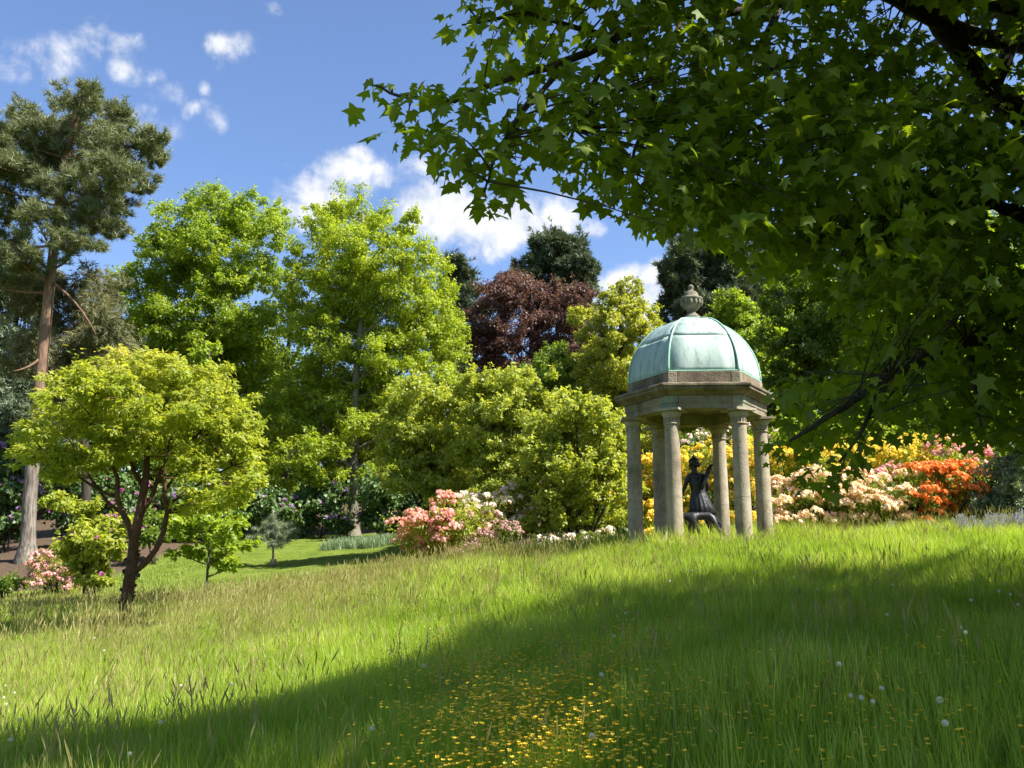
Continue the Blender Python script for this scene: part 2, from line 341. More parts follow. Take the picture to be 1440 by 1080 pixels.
def truss_template(n, seed, w=.30):
    """a round head of open flowers: small petals standing out of a hemisphere"""
    r = np.random.default_rng(seed); V = []; F = []
    for i in range(n):
        a = i * 2.4 + r.uniform(-.2, .2); tilt = math.acos(1 - (i + .5) / n * 1.05)
        d = np.array([np.cos(a) * np.sin(tilt), np.cos(tilt), np.sin(a) * np.sin(tilt)])
        c = d * .42
        n_ = d + r.normal(size=3) * .35; n_ /= np.linalg.norm(n_)
        x = np.cross(n_, r.normal(size=3)); x /= np.linalg.norm(x); y = np.cross(n_, x)
        k = len(V); w_ = w * r.uniform(.8, 1.2)
        V += [c + x * w_ + n_ * .08, c + y * w_ + n_ * .08, c - x * w_ + n_ * .10, c - y * w_ + n_ * .08]; F.append((k, k + 1, k + 2, k + 3))
    return np.array(V, np.float32), F
T_TRUSS = truss_template(9, 3)
def norm(a): return a / np.maximum(np.linalg.norm(a, axis=-1, keepdims=True), 1e-9)
def scatter(tmpl, pos, nrm, axis, size, tint):
    """one copy of the outline at each place -> arrays for raw_mesh"""
    tv, tf = tmpl; n = len(pos); k = len(tv)
    nrm = norm(nrm); ax = norm(axis - nrm * np.sum(axis * nrm, -1, keepdims=True)); ac = np.cross(ax, nrm)
    V = pos[:, None, :] + size[:, None, None] * (tv[None, :, 0, None] * ac[:, None, :] + tv[None, :, 1, None] * ax[:, None, :] + tv[None, :, 2, None] * nrm[:, None, :])
    lf = np.concatenate([np.array(f) for f in tf]); tot = np.array([len(f) for f in tf])
    loops = (np.arange(n)[:, None] * k + lf[None, :]).ravel()
    return V.reshape(-1, 3), loops, np.tile(tot, n), np.repeat(tint, k)
def scatter_mesh(name, *a): return raw_mesh(name, *scatter(*a))

def in_ball(n): 
    v = norm(rng.normal(size=(n, 3))); return v * (rng.random((n, 1)) ** (1 / 3))
def crown_points(blobs, n_total, clump=.34, n_clump=16, shell=.42, flat=.6, spray=5, shoots=.13):
    """blobs: (centre, (rx, ry, rz)).  Boughs > clumps > sprays > leaves. returns positions, outward directions, tints, clump centres"""
    w = np.array([(b[1][0] * b[1][2] + b[1][0] * b[1][1]) for b in blobs]); w = w / w.sum()
    PP, OO, TT, CC = [], [], [], []
    for (c, r), f in zip(blobs, w):
        c = np.array(c); r = np.array(r)
        m = n_clump
        d = norm(rng.normal(size=(m, 3))); d[:, 2] = d[:, 2] * .9 + .12
        rad = 1 - rng.random((m, 1)) ** 1.6 * shell
        cc = c + d * r * rad * rng.uniform(.74, 1.24, (m, 1))
        cr = clump * r.mean() * rng.uniform(.65, 1.35, m)
        ct = rng.random(m)
        CC.append(np.c_[cc, cr])
        nl = max(spray, int(n_total * f)); k = rng.integers(0, m, nl // spray + 1)
        e = in_ball(len(k)); rr_ = np.linalg.norm(e, axis=1, keepdims=True); e = e / np.maximum(rr_, 1e-6) * rr_ ** .6
        e *= np.array([1, 1, flat])
        sp = cc[k] + e * cr[k][:, None]
        out = norm(e + d[k] * .5)
        idx = np.repeat(np.arange(len(k)), spray)
        st = rng.random(len(k))
        pos = sp[idx] + rng.normal(size=(len(idx), 3)) * (cr[k][idx] * .16)[:, None]
        if shoots:                       # young shoots that stand out of the clumps
            ns = max(3, m); per = max(2, int(nl * shoots / ns)); q = rng.integers(0, m, ns)
            sd_ = norm(d[q] * .8 + rng.normal(size=(ns, 3)) * .45 + np.array([0, 0, .55])); ln = cr[q] * rng.uniform(1.1, 2.1, ns)
            f = rng.random((ns, per)); sp_ = cc[q][:, None] + sd_[:, None] * (ln[:, None] * f)[..., None] + rng.normal(size=(ns, per, 3)) * (cr[q] * .10)[:, None, None]
            PP.append(sp_.reshape(-1, 3)); OO.append(norm(np.repeat(sd_, per, 0) + rng.normal(size=(ns * per, 3)) * .6)); TT.append(np.clip(.35 + .6 * rng.random(ns * per), 0, 1))
        PP.append(pos); OO.append(out[idx]); TT.append(np.clip(.45 * ct[k][idx] + .30 * st[idx] + .35 * rng.random(len(idx)) - .05, 0, 1))
    return np.concatenate(PP), np.concatenate(OO), np.concatenate(TT), CC
def leaf_frames(out, up=.55, o=.75, rnd=.75, droop=.35):
    n = len(out)
    nr = norm(np.array([0, 0, up]) + out * o + rng.normal(size=(n, 3)) * rnd)
    ax = norm(out * .7 + rng.normal(size=(n, 3)) * .6 + np.array([0, 0, -droop]))
    return nr, ax

def curve_pts(a, b, n, sag, jit):
    a = Vector(a); b = Vector(b); m = (a + b) / 2 + Vector((0, 0, sag)) + Vector([random.uniform(-jit, jit) for _ in range(3)])
    return [a * (1 - t) ** 2 + m * 2 * t * (1 - t) + b * t * t for t in [i / (n - 1) for i in range(n)]]
def trunk_at(pts, rad, z):
    for i in range(len(pts) - 1):
        if pts[i + 1][2] >= z or i == len(pts) - 2:
            f = (z - pts[i][2]) / max(1e-6, pts[i + 1][2] - pts[i][2]); f = min(1, max(0, f))
            return Vector(pts[i]).lerp(Vector(pts[i + 1]), f), rad[i] * (1 - f) + rad[i + 1] * f
def limbs(mb, pts, rad, blobs, CC, twigs=5, rise=.55, first=.25, thick=.42, sides=6):
    z0, z1 = pts[0][2], pts[-1][2]
    for (c, r), cc in zip(blobs, CC):
        c = Vector(c)
        best = None
        ax = trunk_at(pts, rad, c.z)[0]
        hd = math.hypot(c.x - ax.x, c.y - ax.y)
        z = max(z0 + first * (z1 - z0), min(z1, c.z - hd * rise - .3 * r[2]))
        p, tr = trunk_at(pts, rad, z)
        br = min(tr * .8, max(.03, tr * thick))
        n = 7; cp = curve_pts(p, c, n, -.08 * (c - p).length, .10 * (c - p).length)
        mb.tube(cp, [br * (1 - .75 * i / (n - 1)) for i in range(n)], sides)
        for k in range(min(twigs, len(cc))):
            q = Vector(cc[k][:3]); s = cp[random.choice([3, 4, 5, 6])]
            tp = curve_pts(s, q, 4, .0, .12 * (q - s).length)
            mb.tube(tp, [br * .30, br * .22, br * .14, br * .07], 5, False)

# ------------------------------------------------------------------ terrain
def build_height():
    px = [(720, 1080, 5), (1440, 1080, 4), (0, 1080, 7), (720, 950, 8), (720, 850, 13), (720, 787, 19), (986, 772, 18), (1440, 752, 17), (1440, 850, 9.5),
          (1100, 850, 10.5), (175, 876, 16), (0, 945, 12), (350, 1000, 8.5), (330, 852, 19), (290, 838, 22), (383, 797, 29), (495, 753, 40), (560, 807, 21), (450, 772, 33),
          (38, 787, 31), (90, 835, 24), (0, 862, 21), (0, 803, 30), (1200, 748, 24), (1000, 750, 26), (700, 757, 28), (1440, 735, 24), (420, 912, 12), (430, 824, 23)]
    pts = [tuple(P(*p)) for p in px]
    pts += [(0, 0, 0), (3, 0, .45), (-5, 0, -.7), (0, 62, 6.5), (40, 52, 7.5), (-42, 60, 4), (0, 95, 13), (60, 95, 15), (-65, 95, 9), (-40, 20, -1.6), (-40, 0, -2.2), (32, 10, 4.2), (30, -12, 3), (0, -30, -1), (60, 40, 8), (-40, -30, -2)]
    A = np.array(pts); xy = A[:, :2]; z = A[:, 2]
    def phi(r2): return np.where(r2 > 1e-9, r2 * np.log(np.maximum(r2, 1e-9)) * .5, 0)
    n = len(A); d2 = ((xy[:, None] - xy[None]) ** 2).sum(-1)
    K = phi(d2) + np.eye(n) * .4
    Pm = np.c_[np.ones(n), xy]
    M = np.block([[K, Pm], [Pm.T, np.zeros((3, 3))]])
    sol = np.linalg.solve(M, np.r_[z, np.zeros(3)])
    def H(x, y):
        x = np.asarray(x, float); y = np.asarray(y, float)
        xc = np.clip(x, -75, 75); yc = np.clip(y, -35, 100)
        q = np.stack([xc.ravel(), yc.ravel()], -1); out = np.empty(len(q))
        for s in range(0, len(q), 40000):
            qq = q[s:s + 40000]; r2 = ((qq[:, None] - xy[None]) ** 2).sum(-1)
            out[s:s + 40000] = phi(r2) @ sol[:n] + sol[n] + qq @ sol[n + 1:]
        return out.reshape(x.shape)
    return H
H = build_height()
def gz(x, y): return float(H(np.array([x]), np.array([y]))[0])
def ground_at(u, Y, v=780):
    p = P(u, v, Y); return Vector((p.x, Y, gz(p.x, Y)))

# the long meadow ends along a crest; beyond it is shorter grass, mown lawn, and soil under the trees
def meadow_far(x): return 20.5 + np.clip(-(x + 1) * .10, -1.2, 1.0)
def soil_mask(x, y):
    bank = (x < -11.5) & (y > 25) & (y < 40)
    wood = (y > 40.5) | ((x > -1.0) & (y > 23.5)) | ((x < -13) & (y > 33)) | ((x > -6) & (y > 36)) 
    return bank | wood
def ground_material():
    m, t = new_mat('ground'); L = t.links
    g = N(t, 'ShaderNodeNewGeometry')
    nz = N(t, 'ShaderNodeTexNoise'); L.new(g.outputs['Position'], nz.inputs['Vector']); nz.inputs['Scale'].default_value = 1.3; nz.inputs['Detail'].default_value = 8
    n2 = N(t, 'ShaderNodeTexNoise'); L.new(g.outputs['Position'], n2.inputs['Vector']); n2.inputs['Scale'].default_value = 30; n2.inputs['Detail'].default_value = 5
    turf = ramp(t, nz.outputs['Fac'], [(.3, (.075, .110, .014)), (.5, (.115, .155, .020)), (.7, (.155, .180, .032))])
    soil = ramp(t, n2.outputs['Fac'], [(.3, (.035, .024, .015)), (.5, (.085, .058, .036)), (.7, (.16, .115, .075))])
    at = N(t, 'ShaderNodeAttribute', attribute_name='soil')
    mx = N(t, 'ShaderNodeMix', data_type='RGBA'); L.new(at.outputs['Fac'], mx.inputs['Factor']); L.new(turf, mx.inputs['A']); L.new(soil, mx.inputs['B'])
    b = N(t, 'ShaderNodeBsdfPrincipled'); L.new(mx.outputs['Result'], b.inputs['Base Color']); b.inputs['Roughness'].default_value = 1; b.inputs['Specular IOR Level'].default_value = .1
    bp = N(t, 'ShaderNodeBump'); bp.inputs['Strength'].default_value = .8; bp.inputs['Distance'].default_value = .05; L.new(n2.outputs['Fac'], bp.inputs['Height']); L.new(bp.outputs[0], b.inputs['Normal'])
    o = N(t, 'ShaderNodeOutputMaterial'); L.new(b.outputs[0], o.inputs[0])
def build_ground():
    ground_material()
    def axis(lo, hi, step, far):
        a = list(np.arange(lo, hi + 1e-6, step)); s = step
        while a[-1] < far: s *= 1.35; a.append(a[-1] + s)
        s = step
        while a[0] > -far: s *= 1.35; a.insert(0, a[0] - s)
        return np.array(a)
    xs = axis(-30, 30, .5, 900); ys = axis(-4, 62, .5, 900)
    X, Y = np.meshgrid(xs, ys); Z = H(X, Y)
    Z = Z + .025 * np.sin(X * 2.1 + np.sin(Y * 1.3) * 2) * np.sin(Y * 1.7 + 1)
    nx, ny = len(xs), len(ys)
    i = np.arange(nx * ny).reshape(ny, nx)
    f = np.stack([i[:-1, :-1], i[:-1, 1:], i[1:, 1:], i[1:, :-1]], -1).reshape(-1, 4)
    me = raw_mesh('ground', np.stack([X, Y, Z], -1).reshape(-1, 3), f.ravel(), np.full(len(f), 4), smooth=True)
    a = me.attributes.new('soil', 'FLOAT', 'POINT'); a.data.foreach_set('value', soil_mask(X, Y).astype(np.float32).ravel())
    o = link('ground', me, None, 'ground'); tag(o, kind='structure')
build_ground()

# ------------------------------------------------------------------ the temple
TY = 18.0
TC = P(986, 772, TY); TZ = gz(TC.x, TY) - .10
PH = R(-2.6)
def hexpt(r, k, z, phi=PH): 
    a = phi + k * math.pi / 3
    return Vector((r * math.cos(a), r * math.sin(a), z))
def build_temple():
    root = empty('garden_temple', (TC.x, TY, TZ))
    tag(root, 'hexagonal stone garden temple with green copper dome on six columns', 'temple')
    L0 = (0, 0, 0)
    def height_at(v, Y, u=986): return P(u, v, Y).z - TZ
    z_ct = height_at(574, TY - 1.2)          # top of the capitals
    z_fr = height_at(554, TY - 1.3)          # top of frieze
    z_co = height_at(536.5, TY - 1.42)       # top of cornice
    z_at = height_at(521, TY - 1.2)          # top of attic band
    z_dm = height_at(451, TY)                # top of dome
    RC, RF, RK, RA, RD = 1.235, 1.40, 1.61, 1.325, 1.295
    m = MB(); m.prism([hexpt(1.62, k, -.45) for k in range(6)], [hexpt(1.62, k, -.02) for k in range(6)]); m.build('step', 'dark_stone', root, bevel=.02, loc=L0)
    m = MB(); m.prism([hexpt(1.50, k, -.02) for k in range(6)], [hexpt(1.50, k, .08) for k in range(6)]); m.build('floor_slab', 'column_stone', root, bevel=.015, loc=L0)
    # columns
    zb = .08; hs = z_ct - zb
    cuts = [.0, .055, .36, .67, .885]
    def rad(f): return .152 * (1 - .17 * max(0, f - .1) ** 1.4)
    meshes = {}
    m = MB(); m.lathe([(.21, 0), (.21, .05), (.225, .07), (.225, .10), (.20, .12), (.178, .055 * hs)], sides=24); meshes['column_base'] = m.mesh('column_base', True)
    for j in range(1, 4):
        a, b = cuts[j], cuts[j + 1]; m = MB(); n = 6
        prof = [(rad(a) - .006, a * hs)] + [(rad(a + (b - a) * (.006 + .988 * i / n)), (a + (b - a) * (.006 + .988 * i / n)) * hs) for i in range(n + 1)] + [(rad(b) - .006, b * hs)]
        m.lathe(prof, sides=24); meshes['drum%d' % j] = m.mesh('drum', True); meshes['drum%d' % j].set_sharp_from_angle(angle=R(25))
    m = MB(); z = cuts[4] * hs; rt = rad(cuts[4])
    m.lathe([(rt, z), (rt + .022, z + .012), (rt + .022, z + .03), (rt, z + .042), (rt - .004, z + .13), (rt + .02, z + .14), (rt + .02, z + .155), (rt + .05, z + .20), (rt + .058, hs - .045)], sides=24)
    meshes['capital'] = m.mesh('capital', True)
    m = MB()
    for k in range(16):                      # carved leaves on the neck
        a = 2 * math.pi * k / 16; c = Vector((math.cos(a), math.sin(a), 0)); t = Vector((-math.sin(a), math.cos(a), 0))
        p = c * (rt + .004) + Vector((0, 0, z + .05))
        m.add([p - t * .02, p + c * .014, p + t * .02, p + Vector((0, 0, .085)) + t * .012 + c * .012, p + Vector((0, 0, .085)) - t * .012 + c * .012], [(0, 1, 4), (1, 3, 4), (1, 2, 3)])
    meshes['carving'] = m.mesh('carved_band')
    m = MB(); s = .235; m.prism([(-s, -s, hs - .045), (s, -s, hs - .045), (s, s, hs - .045), (-s, s, hs - .045)], [(-s, -s, hs), (s, -s, hs), (s, s, hs), (-s, s, hs)])
    meshes['abacus'] = m.mesh('abacus')
    for k in range(6):
        p = hexpt(RC, k, zb); c = empty('column', p); c.parent = root
        c.rotation_euler.z = PH + k * math.pi / 3
        link('column_base', meshes['column_base'], c, 'column_stone', L0)
        for j in range(1, 4): link('drum', meshes['drum%d' % j], c, 'column_stone', L0)
        link('capital', meshes['capital'], c, 'column_stone', L0); link('carved_band', meshes['carving'], c, 'column_stone', L0)
        a = link('abacus', meshes['abacus'], c, 'column_stone', L0)
    # architrave and frieze: a long block on each side, a corner block over each column
    def seg(k, f0, f1, ro, ri, z): 
        o0, o1 = hexpt(ro, k, z), hexpt(ro, k + 1, z); i0, i1 = hexpt(ri, k, z), hexpt(ri, k + 1, z)
        return [o0.lerp(o1, f0), o0.lerp(o1, f1), i0.lerp(i1, f1), i0.lerp(i1, f0)]
    def block(name, mat, k, f0, f1, prof, ri, par=root, bevel=.006):
        """prof: (outer radius, z) rows from bottom to top"""
        m = MB(); rows = [seg(k, f0, f1, ro, ri, z) for ro, z in prof]; V = [p for r_ in rows for p in r_]; n = len(rows); F = [(3, 2, 1, 0), tuple((n - 1) * 4 + i for i in range(4))]
        for i in range(n - 1):
            for j in range(4): F.append((i * 4 + j, i * 4 + (j + 1) % 4, (i + 1) * 4 + (j + 1) % 4, (i + 1) * 4 + j))
        m.add(V, F); return m.build(name, mat, par, bevel=bevel, loc=L0)
    def corner(name, mat, k, g, prof, ri):
        m = MB(); V = []; n = len(prof)
        for ro, z in prof:
            a, b, c = hexpt(ro, k - 1, z), hexpt(ro, k, z), hexpt(ro, k + 1, z); ia, ib, ic = hexpt(ri, k - 1, z), hexpt(ri, k, z), hexpt(ri, k + 1, z)
            V += [b.lerp(a, g), b, b.lerp(c, g), ib.lerp(ic, g), ib, ib.lerp(ia, g)]
        F = [tuple(range(5, -1, -1)), tuple((n - 1) * 6 + i for i in range(6))]
        for i in range(n - 1):
            for j in range(6): F.append((i * 6 + j, i * 6 + (j + 1) % 6, (i + 1) * 6 + (j + 1) % 6, (i + 1) * 6 + j))
        m.add(V, F); return m.build(name, mat, root, bevel=.006, loc=L0)
    hf = z_fr - z_ct
    prof = [(RF - .03, z_ct), (RF - .03, z_ct + hf * .42), (RF - .012, z_ct + hf * .43), (RF - .012, z_ct + hf)]
    prof2 = [(RF - .026, z_ct + .001), (RF - .026, z_ct + hf * .42), (RF - .006, z_ct + hf * .43), (RF - .006, z_ct + hf)]
    for k in range(6):
        block('frieze_block', 'frieze_stone', k, .145, .855, prof, 1.05)
        corner('corner_block', 'green_stone' if k in (4, 5) else 'frieze_stone', k, .142, prof2, 1.05)
    hc = z_co - z_fr
    cp = [(RF + .02, z_fr), (RF + .06, z_fr + hc * .16), (RK - .05, z_fr + hc * .42), (RK - .03, z_fr + hc * .44), (RK - .03, z_fr + hc * .68), (RK, z_fr + hc * .72), (RK, z_fr + hc * .92), (RK - .03, z_co), (RA + .02, z_co + .02)]
    for k in range(6): block('cornice', 'dark_stone', k, .0012, .9988, cp, 1.1)
    ha = z_at - z_co
    ap = [(RA, z_co + .015), (RA, z_at - .01), (RA - .012, z_at)]
    for k in range(6):
        block('attic_block', 'dark_stone', k, .122, .878, ap, 1.12)
        corner('attic_corner', 'frieze_stone', k, .12, [(RA + .005, z_co + .015), (RA + .005, z_at - .01), (RA - .008, z_at)], 1.12)
    m = MB(); m.prism([hexpt(1.1, k, z_fr - .03) for k in range(6)], [hexpt(1.1, k, z_fr) for k in range(6)]); m.build('ceiling_slab', 'dark_stone', root, loc=L0)
    # dome
    hd = z_dm - z_at
    def dr(f): return .20 + (RD - .20) * (max(0, 1 - f ** 2.15)) ** (1 / 1.75)
    split = .60; NS = 8
    for k in range(6):
        for a, b, nm in ((0, split, 'copper_panel'), (split, 1.0, 'copper_panel')):
            m = MB(); V = []; NX = 4
            for i in range(NS + 1):
                f = a + (b - a) * i / NS
                if a > 0 and i == 0: f -= .008
                lift = .010 if a > 0 and i < 2 else .0
                f = min(f, .998)
                for j in range(NX + 1):
                    V.append(hexpt(dr(f) + lift, k, z_at + hd * f).lerp(hexpt(dr(f) + lift, k + 1, z_at + hd * f), j / NX))
            F = [(i * (NX + 1) + j, i * (NX + 1) + j + 1, (i + 1) * (NX + 1) + j + 1, (i + 1) * (NX + 1) + j) for i in range(NS) for j in range(NX)]
            m.add(V, F); o = m.build(nm, 'verdigris', root, smooth=True, loc=L0)
            sm = o.modifiers.new('solid', 'SOLIDIFY'); sm.thickness = .012; sm.offset = -1
        m = MB(); m.tube([hexpt(dr(f) + .004, k, z_at + hd * f) for f in [min(.998, i / 14) for i in range(15)]], .021, 7); m.build('rib', 'verdigris_rib', root, smooth=True, loc=L0)
        m = MB(); a, b = hexpt(RD + .012, k, z_at + .012), hexpt(RD + .012, k + 1, z_at + .012); m.tube([a, b], .014, 6); m.build('flashing', 'verdigris_rib', root, loc=L0)
    m = MB(); m.lathe([(.27, z_dm - .02), (.27, z_dm + .01), (.22, z_dm + .03)], sides=6); m.build('dome_cap', 'verdigris_rib', root, loc=L0)
    # urn on top
    hu = (P(978, 402, TY).z - TZ) - z_dm
    prof = [(.20, .0), (.20, .05), (.17, .06), (.15, .09), (.10, .13), (.085, .16), (.12, .19), (.14, .20), (.20, .27), (.235, .34), (.245, .40), (.27, .42), (.275, .455), (.24, .475), (.19, .49), (.17, .52), (.165, .56), (.13, .60), (.075, .63), (.06, .65), (.055, .67), (.075, .70), (.07, .73), (.04, .765), (.0, .78)]
    m = MB(); m.lathe([(r_ * .84, z_dm + .03 + z_ * hu / .78) for r_, z_ in prof], sides=20); u = m.build('urn', 'urn_stone', root, smooth=True, loc=L0)
    m = MB()
    for k in range(14):
        a = 2 * math.pi * k / 14; c = Vector((math.cos(a), math.sin(a), 0)); 
        m.tube([c * .145 + Vector((0, 0, z_dm + .03 + .25 * hu / .78)), c * .200 + Vector((0, 0, z_dm + .03 + .33 * hu / .78)), c * .217 + Vector((0, 0, z_dm + .03 + .40 * hu / .78))], [.02, .03, .022], 5)
    m.build('gadroon', 'urn_stone', u, smooth=True, loc=L0)
    # sunlit patch of the inner beam, put in as a thin cream-coloured slab
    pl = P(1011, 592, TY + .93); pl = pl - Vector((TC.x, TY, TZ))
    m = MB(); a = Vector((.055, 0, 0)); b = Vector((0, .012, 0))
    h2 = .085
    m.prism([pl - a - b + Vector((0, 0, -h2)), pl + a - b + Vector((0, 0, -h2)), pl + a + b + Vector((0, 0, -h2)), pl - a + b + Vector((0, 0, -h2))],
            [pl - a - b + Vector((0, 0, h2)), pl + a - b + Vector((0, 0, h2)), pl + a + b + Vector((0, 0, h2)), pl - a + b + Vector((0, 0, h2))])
    m.build('sunlit_patch', 'sunlit_cream', root, loc=L0)
build_temple()

# ------------------------------------------------------------------ bronze group inside the temple
def skin_object(name, verts, edges, radii, parent, mat, sub=2):
    me = bpy.data.meshes.new(name); me.from_pydata([tuple(v) for v in verts], edges, []); me.update()
    o = bpy.data.objects.new(name, me); COL.objects.link(o); o.parent = parent
    sk = o.modifiers.new('skin', 'SKIN'); sk.use_smooth_shade = True
    if not me.skin_vertices: me.skin_vertices.new(name='skin')
    for i, r_ in enumerate(radii):
        me.skin_vertices[0].data[i].radius = r_ if isinstance(r_, tuple) else (r_, r_)
    me.skin_vertices[0].data[0].use_root = True
    sb = o.modifiers.new('sub', 'SUBSURF'); sb.levels = sub; sb.render_levels = sub
    me.materials.append(MATS[mat])
    return o
def build_statue():
    zf = .10
    root = empty('bronze_statue', (TC.x, TY, TZ + .21))
    tag(root, 'dark bronze huntress in pleated tunic with hound, standing inside the temple', 'statue')
    m = MB(); m.prism([(-.62, -.62, -.13), (.50, -.62, -.13), (.50, .28, -.13), (-.62, .28, -.13)], [(-.60, -.60, zf), (.48, -.60, zf), (.48, .26, zf), (-.60, .26, zf)]); m.build('plinth', 'dark_stone', root, bevel=.01, loc=(0, 0, 0))
    # body, facing away to the left; chains: pelvis root, torso, head, arms, legs
    V = [(0, 0, .86), (-.02, 0, 1.00), (-.035, -.01, 1.14), (-.045, -.01, 1.26), (-.06, .0, 1.335), (-.068, .0, 1.39), (-.082, .02, 1.46), (-.09, .025, 1.54),
         (-.19, .0, 1.275), (-.275, .03, 1.06), (-.35, .12, .86), (-.37, .15, .80),
         (.09, .0, 1.285), (.20, .06, 1.07), (.12, .14, .95), (.07, .18, .95),
         (-.07, .02, .78), (-.13, .06, .46), (-.15, .04, .18), (-.20, .09, .125), (-.24, .14, .115),
         (.09, -.01, .78), (.13, .0, .46), (.21, -.08, .20), (.17, -.04, .125), (.12, .02, .115)]
    E = [(0, 1), (1, 2), (2, 3), (3, 4), (4, 5), (5, 6), (6, 7), (3, 8), (8, 9), (9, 10), (10, 11), (3, 12), (12, 13), (13, 14), (14, 15),
         (0, 16), (16, 17), (17, 18), (18, 19), (19, 20), (0, 21), (21, 22), (22, 23), (23, 24), (24, 25)]
    rd = [(.15, .12), (.125, .10), (.145, .11), (.13, .095), (.06, .055), (.05, .05), (.075, .085), (.085, .09), .060, .042, .032, .035, .060, .042, .032, .035,
          .085, .06, .04, .04, .03, .085, .06, .04, .04, .03]
    skin_object('body', V, E, rd, root, 'bronze')
    # hair gathered in a knot, nose and chin
    m = MB()
    def ball(c, r, s=(1, 1, 1), n=8):
        V2 = []; F2 = []
        for i in range(n + 1):
            th = math.pi * i / n
            for k in range(12):
                a = 2 * math.pi * k / 12
                V2.append((c[0] + r * s[0] * math.sin(th) * math.cos(a), c[1] + r * s[1] * math.sin(th) * math.sin(a), c[2] + r * s[2] * math.cos(th)))
        for i in range(n):
            for k in range(12): F2.append((i * 12 + k, i * 12 + (k + 1) % 12, (i + 1) * 12 + (k + 1) % 12, (i + 1) * 12 + k))
        return V2, F2
    m.add(*ball((-.075, .005, 1.555), .108, (1, 1, .95))); m.add(*ball((-.01, -.05, 1.50), .052)); m.add(*ball((-.08, .0, 1.655), .030)); m.add(*ball((-.15, .03, 1.50), .03, (1, .8, 1.2)))
    m.build('hair', 'bronze', root, smooth=True, loc=(0, 0, 0))
    m = MB(); m.add(*ball((-.135, .075, 1.505), .020, (1, 1, 1.4))); m.add(*ball((-.12, .075, 1.445), .028)); m.build('face', 'bronze', root, smooth=True, loc=(0, 0, 0))
    # tunic: bodice and pleated flaring skirt
    prof = [(.150, 1.30, -.035), (.165, 1.20, -.03), (.150, 1.08, -.02), (.140, 1.00, -.01), (.160, .93, .0), (.195, .82, .015), (.225, .70, .035), (.262, .56, .055), (.255, .555, .055)]
    NK = 72; V2 = []; F2 = []
    for i, (r_, z, ox) in enumerate(prof):
        pl = max(0, (1.0 - z)) * .085
        for k in range(NK):
            a = 2 * math.pi * k / NK; w = 1 + pl * (math.cos(a * 18 + math.sin(a * 2)) + .35 * math.cos(a * 7)) * 1.6
            V2.append((ox + r_ * w * math.cos(a), r_ * w * .80 * math.sin(a), z + .014 * math.cos(a * 18) * (z < .6)))
    for i in range(len(prof) - 1):
        for k in range(NK): F2.append((i * NK + k, i * NK + (k + 1) % NK, (i + 1) * NK + (k + 1) % NK, (i + 1) * NK + k))
    m = MB(); m.add(V2, F2); m.build('tunic', 'bronze', root, smooth=True, loc=(0, 0, 0))
    # quiver across the back
    m = MB(); a = Vector((.02, -.15, 1.02)); b = Vector((.205, -.11, 1.43)); m.tube([a, a.lerp(b, .3), a.lerp(b, .8), b], [.028, .040, .048, .054], 12)
    for j in range(5): 
        o = Vector((math.cos(j * 1.3) * .025, math.sin(j * 1.3) * .025, 0)); m.tube([b + o, b + o + Vector((.035, .005, .075))], [.008, .012], 5)
    m.build('quiver', 'bronze', root, smooth=True, loc=(0, 0, 0))
    m = MB(); m.tube([(.10, -.12, 1.30), (-.05, -.135, 1.22), (-.17, -.06, 1.06)], .012, 6); m.build('strap', 'bronze', root, loc=(0, 0, 0))
    # hound in front, head low to the left
    y = -.42
    V = [(-.03, y, .50), (-.16, y, .485), (-.24, y, .47), (-.36, y + .0, .50), (-.47, y, .47), (-.54, y, .42), (-.66, y, .37),
         (.10, y, .49), (.19, y, .43),
         (-.21, y - .07, .36), (-.15, y - .08, .24), (-.11, y - .08, .125), (-.15, y - .08, .11),
         (-.25, y + .07, .36), (-.28, y + .08, .24), (-.30, y + .08, .125), (-.35, y + .08, .11),
         (.18, y - .08, .34), (.20, y - .09, .27), (.31, y - .09, .19), (.34, y - .09, .12), (.29, y - .09, .108),
         (.16, y + .08, .33), (.13, y + .09, .25), (.23, y + .09, .18), (.24, y + .09, .12), (.19, y + .09, .108),
         (.26, y, .40), (.31, y, .33), (.29, y, .25), (.33, y, .20)]
    E = [(0, 1), (1, 2), (2, 3), (3, 4), (4, 5), (5, 6), (0, 7), (7, 8), (2, 9), (9, 10), (10, 11), (11, 12), (2, 13), (13, 14), (14, 15), (15, 16),
         (8, 17), (17, 18), (18, 19), (19, 20), (20, 21), (8, 22), (22, 23), (23, 24), (24, 25), (25, 26), (8, 27), (27, 28), (28, 29), (29, 30)]
    rd = [(.07, .08), (.085, .10), (.09, .10), .06, .058, .06, .028, (.085, .09), (.085, .085), .05, .033, .024, .026, .05, .033, .024, .026,
          .062, .045, .028, .024, .026, .062, .045, .028, .024, .026, .024, .018, .014, .010]
    d = skin_object('hound', V, E, rd, root, 'bronze')
    for s in (-1, 1):
        m = MB(); m.add([(-.50, y + s * .045, .50), (-.46, y + s * .055, .51), (-.45, y + s * .085, .42), (-.50, y + s * .08, .43), (-.475, y + s * .095, .46)], [(0, 1, 4), (1, 2, 4), (2, 3, 4), (3, 0, 4)])
        m.build('ear', 'bronze', d, loc=(0, 0, 0))
build_statue()

